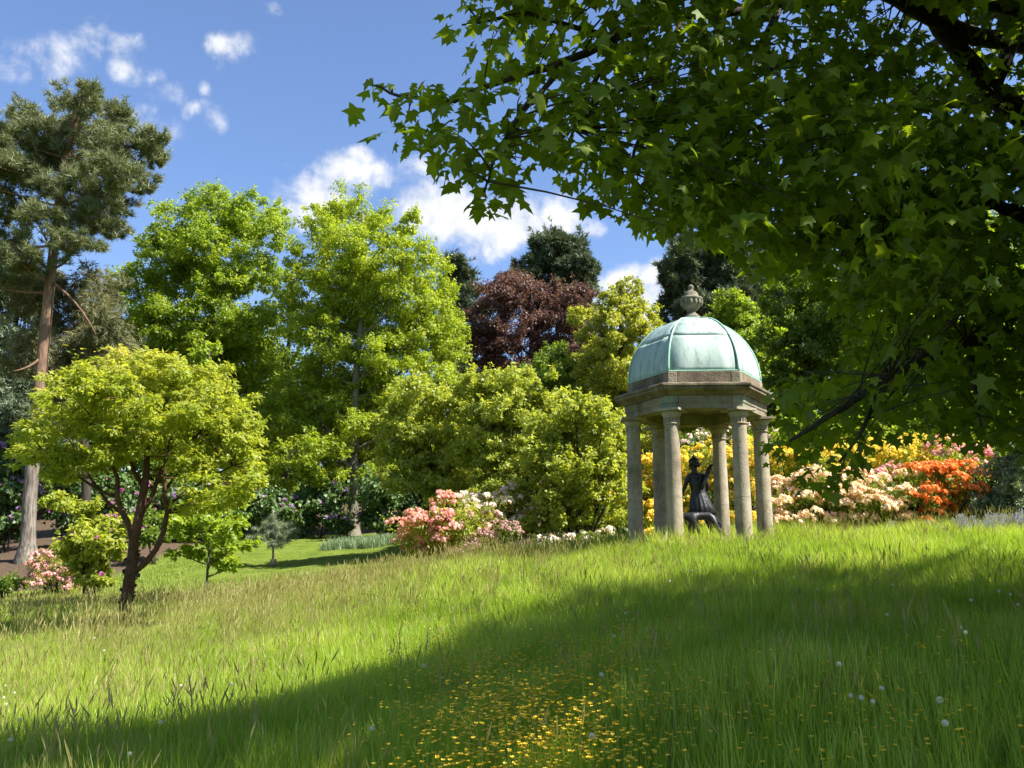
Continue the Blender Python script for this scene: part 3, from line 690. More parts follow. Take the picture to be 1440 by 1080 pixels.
# ------------------------------------------------------------------ trees
def px_blobs(lst, Y, dyj=.5, depth=1.25, seed=0):
    r_ = random.Random(seed); out = []
    for b in lst:
        u, v, ru, rv = b[:4]; dy = b[4] if len(b) > 4 else r_.uniform(-dyj, dyj)
        yy = Y + dy; s = MPP(u, v, yy)
        out.append((tuple(P(u, v, yy)), (ru * s, max(ru, rv) * s * depth * .85, rv * s)))
    return out
def tree(name, label, cat, base, trunk_px, Y, blobs, n, size, leaf, bark, tmpl=T_DIAMOND, group=None, r0=.3, r1=.05, crown_name='crown', n_clump=16, clump=.34, flat=.6,
         twigs=5, first=.25, rise=.55, frames=(.5, .75, .75, .35), spray=5, flare=True, thick=.42, shell=.42):
    root = empty(name, base); tag(root, label, cat, group)
    pts = [tuple(P(u, v, Y)) for u, v in trunk_px] if trunk_px else None
    if pts is None:
        top = max(b[0][2] + b[1][2] * .3 for b in blobs); cx = np.mean([b[0][0] for b in blobs]); cyy = np.mean([b[0][1] for b in blobs])
        pts = [tuple(Vector(base).lerp(Vector((cx, cyy, top)), f) + Vector((random.uniform(-.1, .1), random.uniform(-.1, .1), 0)) * (f > 0)) for f in (0, .25, .5, .75, 1)]
    pts = [(base[0], base[1], base[2] - .2)] + list(pts[1:] if trunk_px is None else pts)
    m = MB(); k = len(pts)
    # resample the trunk smoothly
    fine = []; rr_ = []
    for i in range(k - 1):
        for j in range(4):
            f = j / 4; fine.append(Vector(pts[i]).lerp(Vector(pts[i + 1]), f)); g = (i + f) / (k - 1)
            rr_.append(r0 * (1 - g) + r1 * g)
    fine.append(Vector(pts[-1])); rr_.append(r1)
    if flare:
        z0 = base[2]
        rr_ = [r_ * (1 + .7 * max(0, 1 - max(0, (p.z - z0)) / (r0 * 3)) ** 2) for r_, p in zip(rr_, fine)]
    m.tube(fine, rr_, 12)
    pos, out, tint, CC = crown_points(blobs, n, clump, n_clump, shell, flat, spray)
    limbs(m, [tuple(p) for p in fine], rr_, blobs, CC, twigs, rise, first, thick)
    m.build('trunk', bark, root, smooth=True)
    nr, ax = leaf_frames(out, *frames)
    me = scatter_mesh(crown_name, tmpl, pos, nr, ax, size * rng.uniform(.65, 1.25, len(pos)), tint)
    o = link(crown_name, me, root, leaf); o['kind'] = 'stuff'
    return root

def build_trees():
    # tall pine at the left edge
    Y = 31; b = ground_at(40, Y, 787)
    bl = [(115, 140, 34, 26), (140, 172, 46, 28), (70, 178, 46, 28), (25, 192, 44, 28), (175, 205, 46, 26), (205, 200, 22, 20), (110, 212, 60, 28), (45, 232, 52, 28), (0, 225, 50, 30), (165, 248, 48, 24), (195, 262, 24, 16),
          (95, 268, 50, 22), (10, 290, 50, 28), (55, 318, 44, 24), (125, 305, 50, 22), (160, 322, 26, 16), (-45, 250, 50, 40), (-10, 335, 40, 24), (150, 288, 34, 18), (30, 368, 46, 14), (105, 345, 36, 12), (-15, 395, 44, 16), (215, 225, 16, 12), (225, 195, 10, 8)]
    pine = tree('scots_pine', 'tall pine with orange-brown trunk and layered needle crown', 'tree', b, [(38, 787), (42, 700), (50, 600), (60, 500), (70, 400), (80, 310), (90, 230), (105, 170), (115, 130)], Y,
         px_blobs(bl, Y, 1.4, 1.2, 1), 20500, .26, 'pine_needle', 'pine_bark', T_NEEDLE, r0=.265, r1=.10, crown_name='crown', n_clump=26, clump=.27, flat=.6, twigs=8, first=.5, rise=.15, frames=(.3, .3, .9, -1.2), spray=4, flare=True, thick=.35)
    m = MB()
    for (u0, v0), (u1, v1), (u2, v2) in (((72, 380), (30, 350), (-10, 356)), ((70, 395), (110, 420), (135, 470)), ((60, 500), (45, 518), (18, 522))):
        p = [P(u0, v0, Y), P(u1, v1, Y - .4), P(u2, v2, Y - .8)]; cv = [p[0] * (1 - t) ** 2 + p[1] * 2 * t * (1 - t) + p[2] * t * t for t in [i / 6 for i in range(7)]]
        m.tube(cv, [.06 - .0075 * i for i in range(7)], 6)
    m.build('bare_branch', 'pine_bark', pine, smooth=True)
    # drooping olive conifer right behind the pine trunk
    Y = 33.5; b = ground_at(120, Y, 770)
    tree('cedar', 'drooping olive-green conifer just behind the tall pine trunk', 'tree', b, None, Y,
         px_blobs([(130, 418, 34, 34), (105, 455, 44, 40), (148, 462, 34, 36), (90, 510, 50, 36), (140, 505, 44, 30), (60, 420, 40, 30), (100, 560, 50, 40)], Y, 1, 1.2, 2), 9000, .30, 'olive_needle', 'dark_bark', T_NEEDLE, r0=.2, n_clump=14, clump=.42, flat=.9, frames=(.1, .4, .9, .9), spray=4)
    Y = 40; b = ground_at(0, Y, 770)
    tree('dark_spruce', 'dark blue-green spruce at the left edge behind the pine', 'tree', b, None, Y,
         px_blobs([(15, 400, 46, 40), (-20, 440, 60, 50), (35, 460, 44, 44), (10, 520, 60, 50), (45, 560, 44, 44), (0, 600, 60, 46), (30, 650, 60, 46), (-30, 380, 40, 40), (70, 620, 40, 50)], Y, 1.2, 1.2, 3), 12000, .32, 'spruce_needle', 'dark_bark', T_NEEDLE_FAR, r0=.3, n_clump=16, clump=.4, flat=.7, frames=(.1, .5, .9, .4), spray=4)
    # lime
    Y = 43; b = ground_at(290, Y, 760)
    bl = [(300, 300, 52, 32), (255, 318, 42, 32), (345, 310, 44, 34), (225, 350, 36, 32), (285, 350, 52, 34), (378, 335, 32, 34), (390, 300, 14, 16), (195, 400, 34, 32), (250, 395, 46, 36), (310, 400, 44, 32), (365, 385, 32, 28),
          (185, 450, 36, 34), (235, 455, 48, 38), (300, 450, 46, 38), (350, 460, 40, 40), (200, 510, 44, 36), (270, 520, 52, 40), (335, 525, 46, 40), (375, 545, 36, 40), (300, 590, 60, 40), (360, 610, 46, 44), (220, 570, 50, 40), (165, 395, 18, 20), (290, 380, 70, 50, 2), (270, 470, 80, 50, 2), (330, 500, 60, 50, 2)]
    tree('lime_tree', 'broad bright green lime tree behind the small spreading maple', 'tree', b, [(290, 760), (292, 640), (295, 540), (300, 440), (302, 350)], Y, px_blobs(bl, Y, 1.6, 1.25, 4), 145000, .150, 'lime_leaf', 'dark_bark', T_TRI, r0=.40, n_clump=34, clump=.25, flat=.6, twigs=9)
    # young bright tree in front of the lime
    Y = 38; b = ground_at(290, Y, 765)
    tree('young_lime', 'small pointed light green tree in front of the lime', 'tree', b, None, Y, px_blobs([(290, 500, 18, 22), (282, 530, 30, 24), (300, 555, 34, 26), (285, 590, 40, 30), (300, 630, 40, 30)], Y, .6, 1.2, 5), 9000, .18, 'lime_leaf', 'dark_bark', r0=.10, n_clump=14)
    # oak
    Y = 40; b = ground_at(495, Y, 753)
    bl = [(500, 300, 46, 26), (455, 318, 34, 28), (545, 322, 42, 30), (490, 345, 56, 30), (580, 358, 36, 32), (435, 365, 32, 32), (540, 375, 56, 32), (605, 395, 36, 34), (470, 400, 44, 32), (415, 415, 24, 28), (560, 425, 52, 34), (625, 440, 30, 36),
          (500, 450, 46, 32), (440, 465, 34, 32), (590, 475, 48, 34), (635, 490, 24, 32), (530, 500, 46, 32), (465, 515, 46, 32), (425, 545, 40, 34), (600, 525, 46, 30), (540, 555, 42, 30), (475, 570, 40, 26), (415, 600, 38, 36), (570, 580, 46, 32), (505, 600, 36, 18, -1.5), (465, 630, 30, 18, -2), (535, 665, 34, 16, -2), (455, 670, 34, 16, -1.5), (500, 390, 60, 46, 1.6), (550, 450, 70, 46, 1.8), (465, 460, 56, 46, 1.6), (575, 515, 60, 42, 1.8), (500, 530, 66, 42, 1.8), (440, 590, 50, 46, 1.6), (560, 610, 60, 40, 1.8),
          (440, 640, 40, 32), (600, 620, 44, 36), (540, 640, 40, 28), (405, 660, 34, 36)]
    tree('oak_tree', 'large yellow-green oak with a straight trunk on the lawn', 'tree', b, [(495, 752), (497, 690), (497, 620), (500, 540), (508, 450), (512, 360), (510, 300)], Y, px_blobs(bl, Y, 1.9, 1.25, 6), 185000, .132, 'oak_leaf', 'oak_bark', T_TRI, r0=.285, r1=.05, n_clump=36, clump=.24, flat=.6, twigs=9, first=.2, thick=.55)
    # tree with thin twigs between the two
    Y = 50; b = ground_at(400, Y, 740)
    tree('bare_topped_tree', 'thinly leafed tree in the gap between lime and oak', 'tree', b, [(400, 740), (402, 600), (405, 500), (410, 420), (412, 380)], Y, px_blobs([(412, 400, 26, 30), (400, 440, 30, 28), (425, 450, 26, 26), (395, 490, 34, 30), (420, 510, 30, 30), (385, 560, 40, 36), (400, 620, 44, 40), (380, 680, 44, 36)], Y, 1, 1.2, 7), 11000, .2, 'mid_leaf', 'dark_bark', r0=.24, r1=.03, n_clump=14, twigs=12)
    # copper beech
    Y = 47; b = ground_at(745, Y, 740)
    bl = [(715, 405, 34, 22), (745, 420, 40, 26), (700, 425, 30, 24), (775, 425, 36, 26), (810, 425, 28, 24), (690, 455, 32, 28), (735, 455, 44, 30), (785, 460, 44, 30), (820, 455, 26, 28), (680, 490, 34, 28), (725, 495, 44, 30), (775, 500, 44, 28), (815, 495, 34, 28), (700, 525, 44, 26), (760, 530, 46, 26)]
    tree('copper_beech', 'dark purple copper beech below the pine in the middle', 'tree', b, None, Y, px_blobs(bl, Y, 1.6, 1.25, 8), 78000, .145, 'beech_leaf', 'dark_bark', T_TRI, r0=.35, n_clump=30, clump=.27, flat=.55, twigs=7)
    # far pines
    for i, (nm, lb, u, YY, bl, n) in enumerate([
        ('background_pine', 'dark flat-topped pine rising behind the copper beech', 790, 60, [(775, 350, 32, 16), (805, 352, 26, 16), (755, 372, 28, 16), (790, 378, 36, 16), (825, 378, 24, 14), (740, 392, 22, 14), (775, 400, 36, 16), (815, 402, 30, 15), (735, 410, 18, 12), (785, 430, 44, 20), (770, 352, 18, 14)], 11000),
        ('background_pine', 'dark conifer between the oak and the copper beech', 648, 58, [(636, 372, 16, 14), (645, 392, 22, 16), (652, 415, 24, 18), (660, 440, 24, 20), (650, 470, 30, 24), (665, 500, 30, 26), (640, 520, 30, 30), (660, 550, 40, 30)], 8000),
        ('background_pine', 'dark pine behind the stone urn of the temple', 985, 52, [(985, 345, 28, 16), (1015, 352, 24, 16), (960, 368, 26, 16), (1000, 378, 36, 18), (1035, 385, 22, 18), (955, 398, 22, 15), (985, 408, 36, 18), (1025, 415, 30, 18), (960, 428, 24, 15), (1000, 440, 38, 18), (960, 455, 28, 16), (1040, 450, 30, 20)], 12000),
        ('background_pine', 'dark pine seen between the temple and the overhanging leaves', 1090, 56, [(1075, 360, 34, 22), (1110, 370, 34, 22), (1080, 395, 40, 22), (1120, 410, 40, 24), (1070, 430, 40, 24), (1110, 450, 44, 26), (1160, 420, 40, 30), (1180, 470, 44, 34)], 9000)]):
        tree(nm, lb, 'tree', ground_at(u, YY, 730), None, YY, px_blobs(bl, YY, 1.2, 1.2, 20 + i), n, .40, 'far_needle', 'dark_bark', T_NEEDLE_FAR, group='dark pines on the wooded bank', r0=.28, r1=.06, n_clump=14, clump=.42, flat=.6, frames=(.3, .4, .9, -.5), spray=4, twigs=6)
    # yellow-green tree left of the temple
    Y = 34; b = ground_at(880, Y, 745)
    bl = [(882, 408, 18, 16), (870, 432, 28, 18), (905, 440, 22, 18), (845, 445, 24, 16), (885, 462, 34, 20), (925, 470, 22, 18), (835, 478, 30, 20), (870, 492, 34, 22), (915, 500, 28, 22), (830, 515, 32, 22), (870, 530, 38, 24), (915, 535, 28, 24), (845, 560, 40, 26), (890, 570, 40, 26), (935, 560, 30, 26), (860, 605, 44, 30), (910, 610, 44, 30), (812, 445, 16, 14)]
    tree('yellow_maple', 'tall loose yellow-green tree beside the copper dome', 'tree', b, None, Y, px_blobs(bl, Y, 1.2, 1.25, 9), 56000, .122, 'yellow_leaf', 'dark_bark', T_TRI, r0=.18, n_clump=26, clump=.27, flat=.55, twigs=9)
    Y = 36; b = ground_at(790, Y, 745)
    bl = [(790, 505, 34, 20), (755, 525, 30, 18), (820, 530, 30, 20), (780, 545, 40, 22), (740, 555, 36, 22), (810, 565, 40, 24), (765, 585, 46, 26), (710, 570, 34, 26), (815, 600, 44, 28), (770, 625, 50, 30)]
    tree('olive_bush', 'tall dull olive bush below the copper beech', 'bush', b, None, Y, px_blobs(bl, Y, 1, 1.25, 10), 34000, .12, 'mid_leaf', 'dark_bark', T_TRI, r0=.12, n_clump=16, twigs=9, flat=.5)
    # trees behind the temple and to its right
    Y = 40; b = ground_at(1040, Y, 735)
    tree('woodland_tree', 'light green tree just behind the dome', 'tree', b, None, Y, px_blobs([(1025, 425, 20, 16), (1045, 440, 26, 18), (1020, 455, 26, 18), (1060, 465, 30, 22), (1030, 490, 40, 26), (1070, 500, 34, 28), (1040, 540, 44, 32), (1010, 580, 44, 34), (1060, 590, 44, 34), (980, 590, 40, 30)], Y, 1, 1.25, 11), 40000, .16, 'lime_leaf', 'dark_bark', T_TRI, r0=.2, n_clump=24, clump=.28, group='trees on the wooded bank')
    Y = 33; b = ground_at(1130, Y, 730)
    tree('woodland_tree', 'mid green tree in layered sprays to the right of the dome', 'tree', b, None, Y, px_blobs([(1130, 400, 34, 24), (1170, 420, 36, 26), (1100, 430, 30, 24), (1145, 455, 44, 28), (1195, 465, 40, 30), (1100, 480, 34, 28), (1160, 500, 46, 30), (1110, 530, 40, 30), (1190, 540, 46, 34), (1140, 575, 50, 34), (1090, 590, 36, 34), (1200, 600, 46, 34)], Y, 1.2, 1.25, 12), 48000, .15, 'mid_leaf', 'dark_bark', T_TRI, r0=.22, n_clump=24, clump=.28, group='trees on the wooded bank', flat=.45)
    Y = 30; b = ground_at(1300, Y, 725)
    tree('woodland_tree', 'tall green tree glimpsed through the overhanging leaves', 'tree', b, None, Y, px_blobs([(1280, 300, 60, 50), (1340, 330, 60, 50), (1250, 380, 60, 50), (1320, 410, 66, 50), (1390, 400, 60, 60), (1260, 470, 60, 50), (1330, 500, 66, 50), (1400, 490, 60, 60), (1270, 560, 66, 50), (1350, 580, 66, 50), (1420, 580, 50, 60), (1300, 620, 70, 40), (1220, 620, 44, 34), (1470, 450, 60, 90)], Y, 1.4, 1.25, 13), 58000, .17, 'lime_leaf', 'dark_bark', T_TRI, r0=.26, n_clump=24, clump=.28, group='trees on the wooded bank')
    # the dark wood further back
    wood = [(-60, 62, 520), (60, 60, 540), (180, 62, 520), (330, 66, 520), (460, 64, 560), (560, 66, 540), (620, 60, 580), (860, 64, 500), (930, 62, 520), (1110, 66, 430), (1240, 60, 400), (1380, 58, 380), (1480, 52, 360)]
    ends = ['behind the left spruce', 'behind the tall pine trunk', 'left of the lime', 'behind the lime', 'behind the oak trunk', 'right of the oak trunk', 'left of the copper beech', 'behind the yellow-green tree', 'left of the dome', 'right of the dome', 'behind the overhanging leaves', 'deep at the right', 'at the right edge']
    for i, (u, YY, vt) in enumerate(wood):
        r_ = random.Random(100 + i); bl = []
        v = vt + 20
        while v < 730:
            for k in (-1, 0, 1): bl.append((u + k * 55 + r_.uniform(-15, 15), v + r_.uniform(-14, 14), 44, 34))
            v += 52
        tree('woodland_tree', 'shaded green tree of the far wood ' + ends[i], 'tree', ground_at(u, YY, 730), None, YY, px_blobs(bl, YY, 2, 1.2, 40 + i), 12500, .44, 'mid_leaf' if i % 3 else 'lime_leaf', 'dark_bark', T_TRI, r0=.3, group='trees of the far wood', twigs=3, n_clump=12)
build_trees()

# ------------------------------------------------------------------ small spreading maple on the meadow
def build_maple():
    Y = 16.0; base = ground_at(173, Y, 872)
    root = empty('spreading_maple', base); tag(root, 'small spreading maple with forked red-brown trunk casting shade on the meadow', 'tree')
    bl = [(190, 520, 60, 20), (130, 540, 55, 22), (250, 535, 58, 22), (300, 560, 50, 24), (90, 570, 46, 22), (180, 560, 66, 24), (240, 580, 60, 24), (60, 605, 36, 20), (130, 600, 56, 22), (340, 595, 36, 24), (300, 610, 52, 24), (200, 610, 60, 22), (355, 630, 26, 22), (70, 640, 42, 18), (120, 645, 50, 18), (330, 650, 40, 24), (260, 640, 46, 20), (170, 635, 46, 14), (310, 690, 40, 24), (345, 680, 24, 22), (280, 665, 34, 18), (90, 670, 30, 12), (285, 715, 34, 18)]
    blobs = []
    r_ = random.Random(8)
    for b in bl:
        for s in (-1, 1):
            dy = s * r_.uniform(.2, 1.5); sc = MPP(b[0], b[1], Y + dy)
            blobs.append((tuple(P(b[0] + r_.uniform(-10, 10), b[1] + r_.uniform(-6, 6), Y + dy)), (b[2] * sc, b[2] * sc, b[3] * sc)))
    m = MB(); tubes = [
        ([(173, 873), (177, 848), (182, 815), (187, 790), (189, 760), (196, 725), (203, 690), (207, 660), (206, 625), (196, 580)], [.17, .13, .118, .112, .105, .095, .085, .07, .05, .03], 0),
        ([(187, 806), (204, 793), (219, 772), (230, 748), (235, 720), (231, 700), (230, 672), (234, 640), (250, 590)], [.06, .062, .058, .055, .05, .046, .04, .03, .02], -.25),
        ([(189, 765), (183, 742), (172, 722), (166, 700), (165, 672), (152, 640), (138, 600)], [.075, .066, .06, .054, .046, .034, .02], -.3),
        ([(196, 725), (214, 700), (222, 670), (240, 640), (280, 610), (310, 590)], [.06, .052, .045, .036, .028, .018], .35),
        ([(233, 712), (262, 692), (295, 672), (325, 655)], [.036, .03, .024, .014], -.6),
        ([(166, 700), (140, 690), (110, 670), (80, 650), (58, 630)], [.036, .03, .024, .018, .012], -.5),
        ([(203, 690), (190, 665), (180, 630), (165, 585), (150, 560)], [.05, .042, .034, .025, .016], .3),
        ([(172, 722), (150, 705), (128, 672), (110, 640), (90, 605)], [.04, .032, .026, .02, .012], .5),
        ([(231, 690), (252, 664), (270, 640), (300, 600), (330, 590)], [.034, .028, .022, .017, .012], .4),
        ([(206, 640), (220, 600), (235, 560), (245, 545)], [.036, .028, .02, .012], -.1)]
    paths = []
    for px, rad, dy in tubes:
        n = len(px); pts = [P(u, v, Y + dy * (i / (n - 1))) + Vector((random.uniform(-.012, .012), 0, 0)) for i, (u, v) in enumerate(px)]
        if px[0][1] == 873: pts[0] = Vector((base.x, base.y, base.z - .15))
        m.tube(pts, [r * .82 for r in rad], 9); paths.append(pts)
    pos, out, tint, CC = crown_points(blobs, 60000, .27, 18, .75, .40, 5, .05)
    tips = [p for pts in paths for p in pts[len(pts) // 2:]]
    for cc in CC:
        for k in range(2):
            q = Vector(cc[k][:3]); s = min(tips, key=lambda p: (p - q).length + max(0, p.z - q.z) * 2)
            m.tube(curve_pts(s, q, 5, -.05, .12 * (q - s).length), [.016, .013, .010, .007, .004], 5, False)
    m.build('trunk', 'paper_bark', root, smooth=True)
    # curls of peeling bark
    m = MB()
    for k in range(70):
        f = random.random() * .42; i = f * 9; a = paths[0][int(i)].lerp(paths[0][int(i) + 1], i % 1); an = random.uniform(0, 6.28)
        o = Vector((math.cos(an), math.sin(an), 0)); t = Vector((-math.sin(an), math.cos(an), 0)); rr_ = .112 - .03 * f
        p = a + o * rr_; h = random.uniform(.02, .06)
        m.add([p - t * h, p + t * h * .3, p + t * h + o * .03 + Vector((0, 0, h)), p - t * h + o * .02 + Vector((0, 0, h * 1.4))], [(0, 1, 2, 3)])
    m.build('peeling_bark', 'paper_bark', root)['kind'] = 'stuff'
    nr, ax = leaf_frames(out, .9, .35, .55, .25)
    hz = np.clip((pos[:, 2] - np.percentile(pos[:, 2], 55)) / 1.2, 0, 1) * .22      # young bronze-tinged leaves at the top
    me = scatter_mesh('crown', T_LANCE, pos, nr, ax, .105 * rng.uniform(.6, 1.25, len(pos)), np.clip(tint * .72 + hz, 0, 1))
    o = link('crown', me, root, 'maple_leaf'); o['kind'] = 'stuff'
    p = P(194, 809, Y - .16); m = MB(); s = .035; m.prism([p + Vector((-s, -.01, -s)), p + Vector((s, -.01, -s)), p + Vector((s, .01, -s)), p + Vector((-s, .01, -s))], [p + Vector((-s, -.01, s)), p + Vector((s, -.01, s)), p + Vector((s, .01, s)), p + Vector((-s, .01, s))]); m.build('name_tag', 'guard_black', root)
build_maple()

# ------------------------------------------------------------------ shrubs
def shrub(name, label, cat, u, Y, bl, n, size, leaf, bark='dark_bark', tmpl=T_DIAMOND, group=None, bloom=None, nb=0, bsize=.12, seed=0, n_clump=14, clump=.36, flat=.6, stems=5, frames=(.5, .75, .75, .35), dyj=.35, up_only=-.15, depth=1.25, twigs=4):
    base = ground_at(u, Y); root = empty(name, base); tag(root, label, cat, group)
    blobs = px_blobs(bl, Y, dyj, depth, seed)
    pos, out, tint, CC = crown_points(blobs, n, clump, n_clump, .6, flat, 5, .13 if bloom else .28)
    zmin = H(pos[:, 0], pos[:, 1]) + .03
    k = pos[:, 2] > zmin; pos, out, tint = pos[k], out[k], tint[k]
    nr, ax = leaf_frames(out, *frames)
    me = scatter_mesh('foliage', tmpl, pos, nr, ax, size * rng.uniform(.65, 1.25, len(pos)), tint)
    link('foliage', me, root, leaf)['kind'] = 'stuff'
    m = MB(); r_ = random.Random(seed)
    for (c, rr_), cc in zip(blobs, CC):
        c = Vector(c); s = base + Vector((r_.uniform(-.15, .15), r_.uniform(-.15, .15), -.1)); L_ = (c - s).length
        cp = curve_pts(s, c, 6, .1 * L_, .06 * L_); m.tube(cp, [.035, .03, .026, .022, .016, .01], 6)
        for j in range(min(twigs, len(cc))):
            q = Vector(cc[j][:3]); t = cp[r_.choice([2, 3, 4, 5])]; m.tube(curve_pts(t, q, 4, 0, .1 * (q - t).length), [.013, .010, .008, .004], 4, False)
    m.build('stem', bark, root, smooth=True)
    if bloom:
        for bk, cnt, sel in (bloom if isinstance(bloom, list) else [(bloom, nb, None)]):
            # heads of flowers stand on the outer side of the clumps
            w = np.concatenate([np.full(len(c), c[:, 3].mean() ** 2) for c in CC]); w /= w.sum(); allc = np.concatenate(CC)
            cand = rng.choice(len(allc), cnt * 4, p=w)
            d = norm(rng.normal(size=(len(cand), 3)) + np.array([.10, -.35, .45]))
            d = d[:]; d[:, 2] = np.where(d[:, 2] < up_only, -d[:, 2], d[:, 2])
            pp = allc[cand, :3] + d * allc[cand, 3:4] * np.array([1.08, 1.08, max(flat, .7)])
            bc = np.array([b[0] for b in blobs]); br = np.array([b[1] for b in blobs])
            # keep heads that are not deep inside another bough
            q = (((pp[:, None] - bc[None]) / br[None]) ** 2).sum(-1).min(1)
            ok = (q > .55) & (pp[:, 2] > H(pp[:, 0], pp[:, 1]) + .12)
            if sel is not None:
                uu, vv, _ = project(pp); ok &= sel(uu, vv)
            pp = pp[ok][:cnt]; d = d[ok][:cnt]
            ax_ = norm(d + np.array([0, 0, .5]) + rng.normal(size=d.shape) * .2); nn = np.cross(ax_, norm(rng.normal(size=d.shape)))
            me = scatter_mesh('blossom', T_TRUSS, pp, nn, ax_, bsize * rng.uniform(.7, 1.2, len(pp)), np.clip(rng.random(len(pp)) * .8 + .1, 0, 1))
            link('blossom', me, root, bk + '_petal')['kind'] = 'stuff'
    return root
def build_shrubs():
    # green shrubs in the middle
    shrub('green_shrub', 'airy yellow-green shrub to the right of the oak trunk', 'shrub', 610, 28, [(600, 560, 46, 24), (560, 590, 36, 26), (640, 575, 44, 26), (590, 615, 50, 28), (645, 620, 46, 28), (550, 635, 34, 24), (610, 655, 52, 26), (660, 660, 40, 26), (575, 680, 40, 20), (630, 690, 40, 22)], 36000, .115, 'shrub_leaf', tmpl=T_TRI, seed=1, group='green shrubs behind the azaleas', flat=.5, n_clump=30, clump=.27, twigs=7)
    shrub('green_shrub', 'bushy light green shrub above the pink azalea', 'shrub', 715, 26, [(700, 545, 40, 22), (670, 545, 32, 20), (745, 550, 40, 22), (720, 580, 50, 26), (680, 590, 40, 26), (765, 590, 42, 26), (700, 625, 52, 28), (750, 635, 46, 28), (670, 640, 36, 28), (720, 670, 52, 26), (775, 640, 36, 26), (690, 690, 40, 22), (735, 530, 20, 14)], 40000, .115, 'shrub_leaf', tmpl=T_TRI, seed=2, group='green shrubs behind the azaleas', flat=.5, n_clump=30, clump=.27, twigs=7)
    shrub('green_shrub', 'large leafy green shrub beside the left column of the temple', 'shrub', 815, 22.3, [(810, 575, 40, 20), (775, 600, 40, 24), (850, 590, 36, 24), (820, 625, 50, 26), (770, 650, 40, 26), (865, 640, 32, 28), (815, 670, 50, 26), (760, 695, 36, 24), (865, 690, 30, 26), (800, 710, 46, 24), (845, 730, 44, 22), (770, 735, 40, 18), (730, 745, 26, 12), (880, 615, 16, 24)], 24000, .095, 'shrub_leaf', tmpl=T_OVAL, seed=3, group='green shrubs behind the azaleas', flat=.5, n_clump=30, clump=.27, twigs=7, dyj=.6)
    # azaleas on the left of the temple
    shrub('salmon_azalea', 'salmon-pink azalea in full flower at the lawn edge', 'azalea', 615, 21.5, [(600, 745, 38, 22), (635, 725, 40, 22), (585, 765, 28, 18), (640, 755, 40, 22), (665, 735, 30, 22), (615, 772, 36, 12), (660, 770, 30, 12)], 9000, .085, 'shrub_leaf', tmpl=T_LANCE, seed=4,
          bloom=[('salmon', 380, lambda u, v: (u < 640) | (v > 790)), ('pink', 150, lambda u, v: (u > 615) & (v > 718)), ('palepink', 110, lambda u, v: (u > 640) & (v < 745))], bsize=.105, group='azaleas by the temple', clump=.42)
    shrub('pink_azalea', 'pale pink azalea between salmon azalea and green shrub', 'azalea', 700, 22.5, [(690, 715, 30, 18), (715, 705, 24, 16), (730, 700, 22, 14), (700, 740, 34, 20), (720, 735, 26, 20)], 5000, .085, 'shrub_leaf', tmpl=T_LANCE, seed=5, bloom='palepink', nb=170, bsize=.12, group='azaleas by the temple', clump=.42)
    shrub('faded_azalea', 'faded dusky pink azalea low in the long grass', 'azalea', 695, 20.6, [(690, 765, 26, 14), (712, 752, 24, 16), (670, 778, 24, 10)], 1600, .07, 'mid_leaf', tmpl=T_LANCE, seed=6, bloom='dusky', nb=200, bsize=.075, group='azaleas by the temple', clump=.45)
    shrub('white_rhododendron', 'low rhododendron with round white-pink flower heads beside the temple', 'rhododendron', 835, 20.9, [(815, 762, 18, 10), (845, 756, 18, 12), (830, 768, 26, 9), (758, 764, 14, 8), (780, 768, 16, 8)], 1500, .10, 'mid_leaf', tmpl=T_OVAL, seed=7, bloom='palepink', nb=34, bsize=.16, clump=.5, group='azaleas by the temple')
    shrub('peach_azalea', 'sparse peach azalea flowering inside the large green shrub', 'azalea', 790, 23, [(780, 690, 24, 14), (800, 672, 20, 12), (840, 680, 22, 14), (870, 665, 16, 14)], 1800, .085, 'shrub_leaf', tmpl=T_LANCE, seed=8, bloom='peach', nb=60, bsize=.12, group='azaleas by the temple')
    # yellow bank behind the temple
    ylab = ['bright yellow azalea seen at the left side of the temple', 'bright yellow azalea seen behind the bronze figure', 'bright yellow azalea seen between the right columns', 'bright yellow azalea just right of the last column']
    for i, (u, bl) in enumerate([(915, [(900, 690, 26, 24), (925, 665, 28, 22), (930, 700, 30, 24), (905, 725, 26, 20), (880, 705, 18, 20)]), (980, [(975, 650, 32, 22), (1000, 640, 30, 20), (985, 680, 38, 24), (960, 700, 30, 24), (1000, 715, 36, 22), (960, 735, 34, 16)]),
                               (1050, [(1040, 645, 30, 22), (1065, 665, 32, 24), (1035, 690, 32, 24), (1070, 705, 30, 22), (1045, 730, 34, 18)]), (1110, [(1100, 650, 32, 20), (1120, 665, 30, 20), (1095, 680, 30, 20)])]):
        shrub('yellow_azalea', ylab[i], 'azalea', u, 24 + .4 * (i % 2), bl, 6500, .09, 'shrub_leaf', tmpl=T_LANCE, seed=10 + i, bloom='yellow', nb=560, bsize=.11, group='yellow azaleas behind the temple', clump=.44)
    shrub('pink_azalea', 'pale pink azalea high behind the rear columns', 'azalea', 1000, 27, [(1000, 615, 26, 14), (1035, 605, 26, 14), (1060, 620, 26, 16), (975, 622, 20, 12)], 5000, .1, 'mid_leaf', tmpl=T_LANCE, seed=15, bloom='palepink', nb=110, bsize=.13, group='azaleas by the temple')
    for i, (u, v, s, lb) in enumerate([(921, 752, 11, 'low yellow-flowered clump behind the left columns'), (1077, 738, 10, 'low yellow-flowered clump beside the right column')]):
        shrub('yellow_flower_clump', lb, 'flowers', u, 20.6, [(u, v, s, 13), (u - 4, v + 12, s, 9)], 500, .09, 'shrub_leaf', tmpl=T_LANCE, seed=17 + i, bloom='yellow', nb=110, bsize=.085, group='low yellow flowers by the columns', clump=.5)
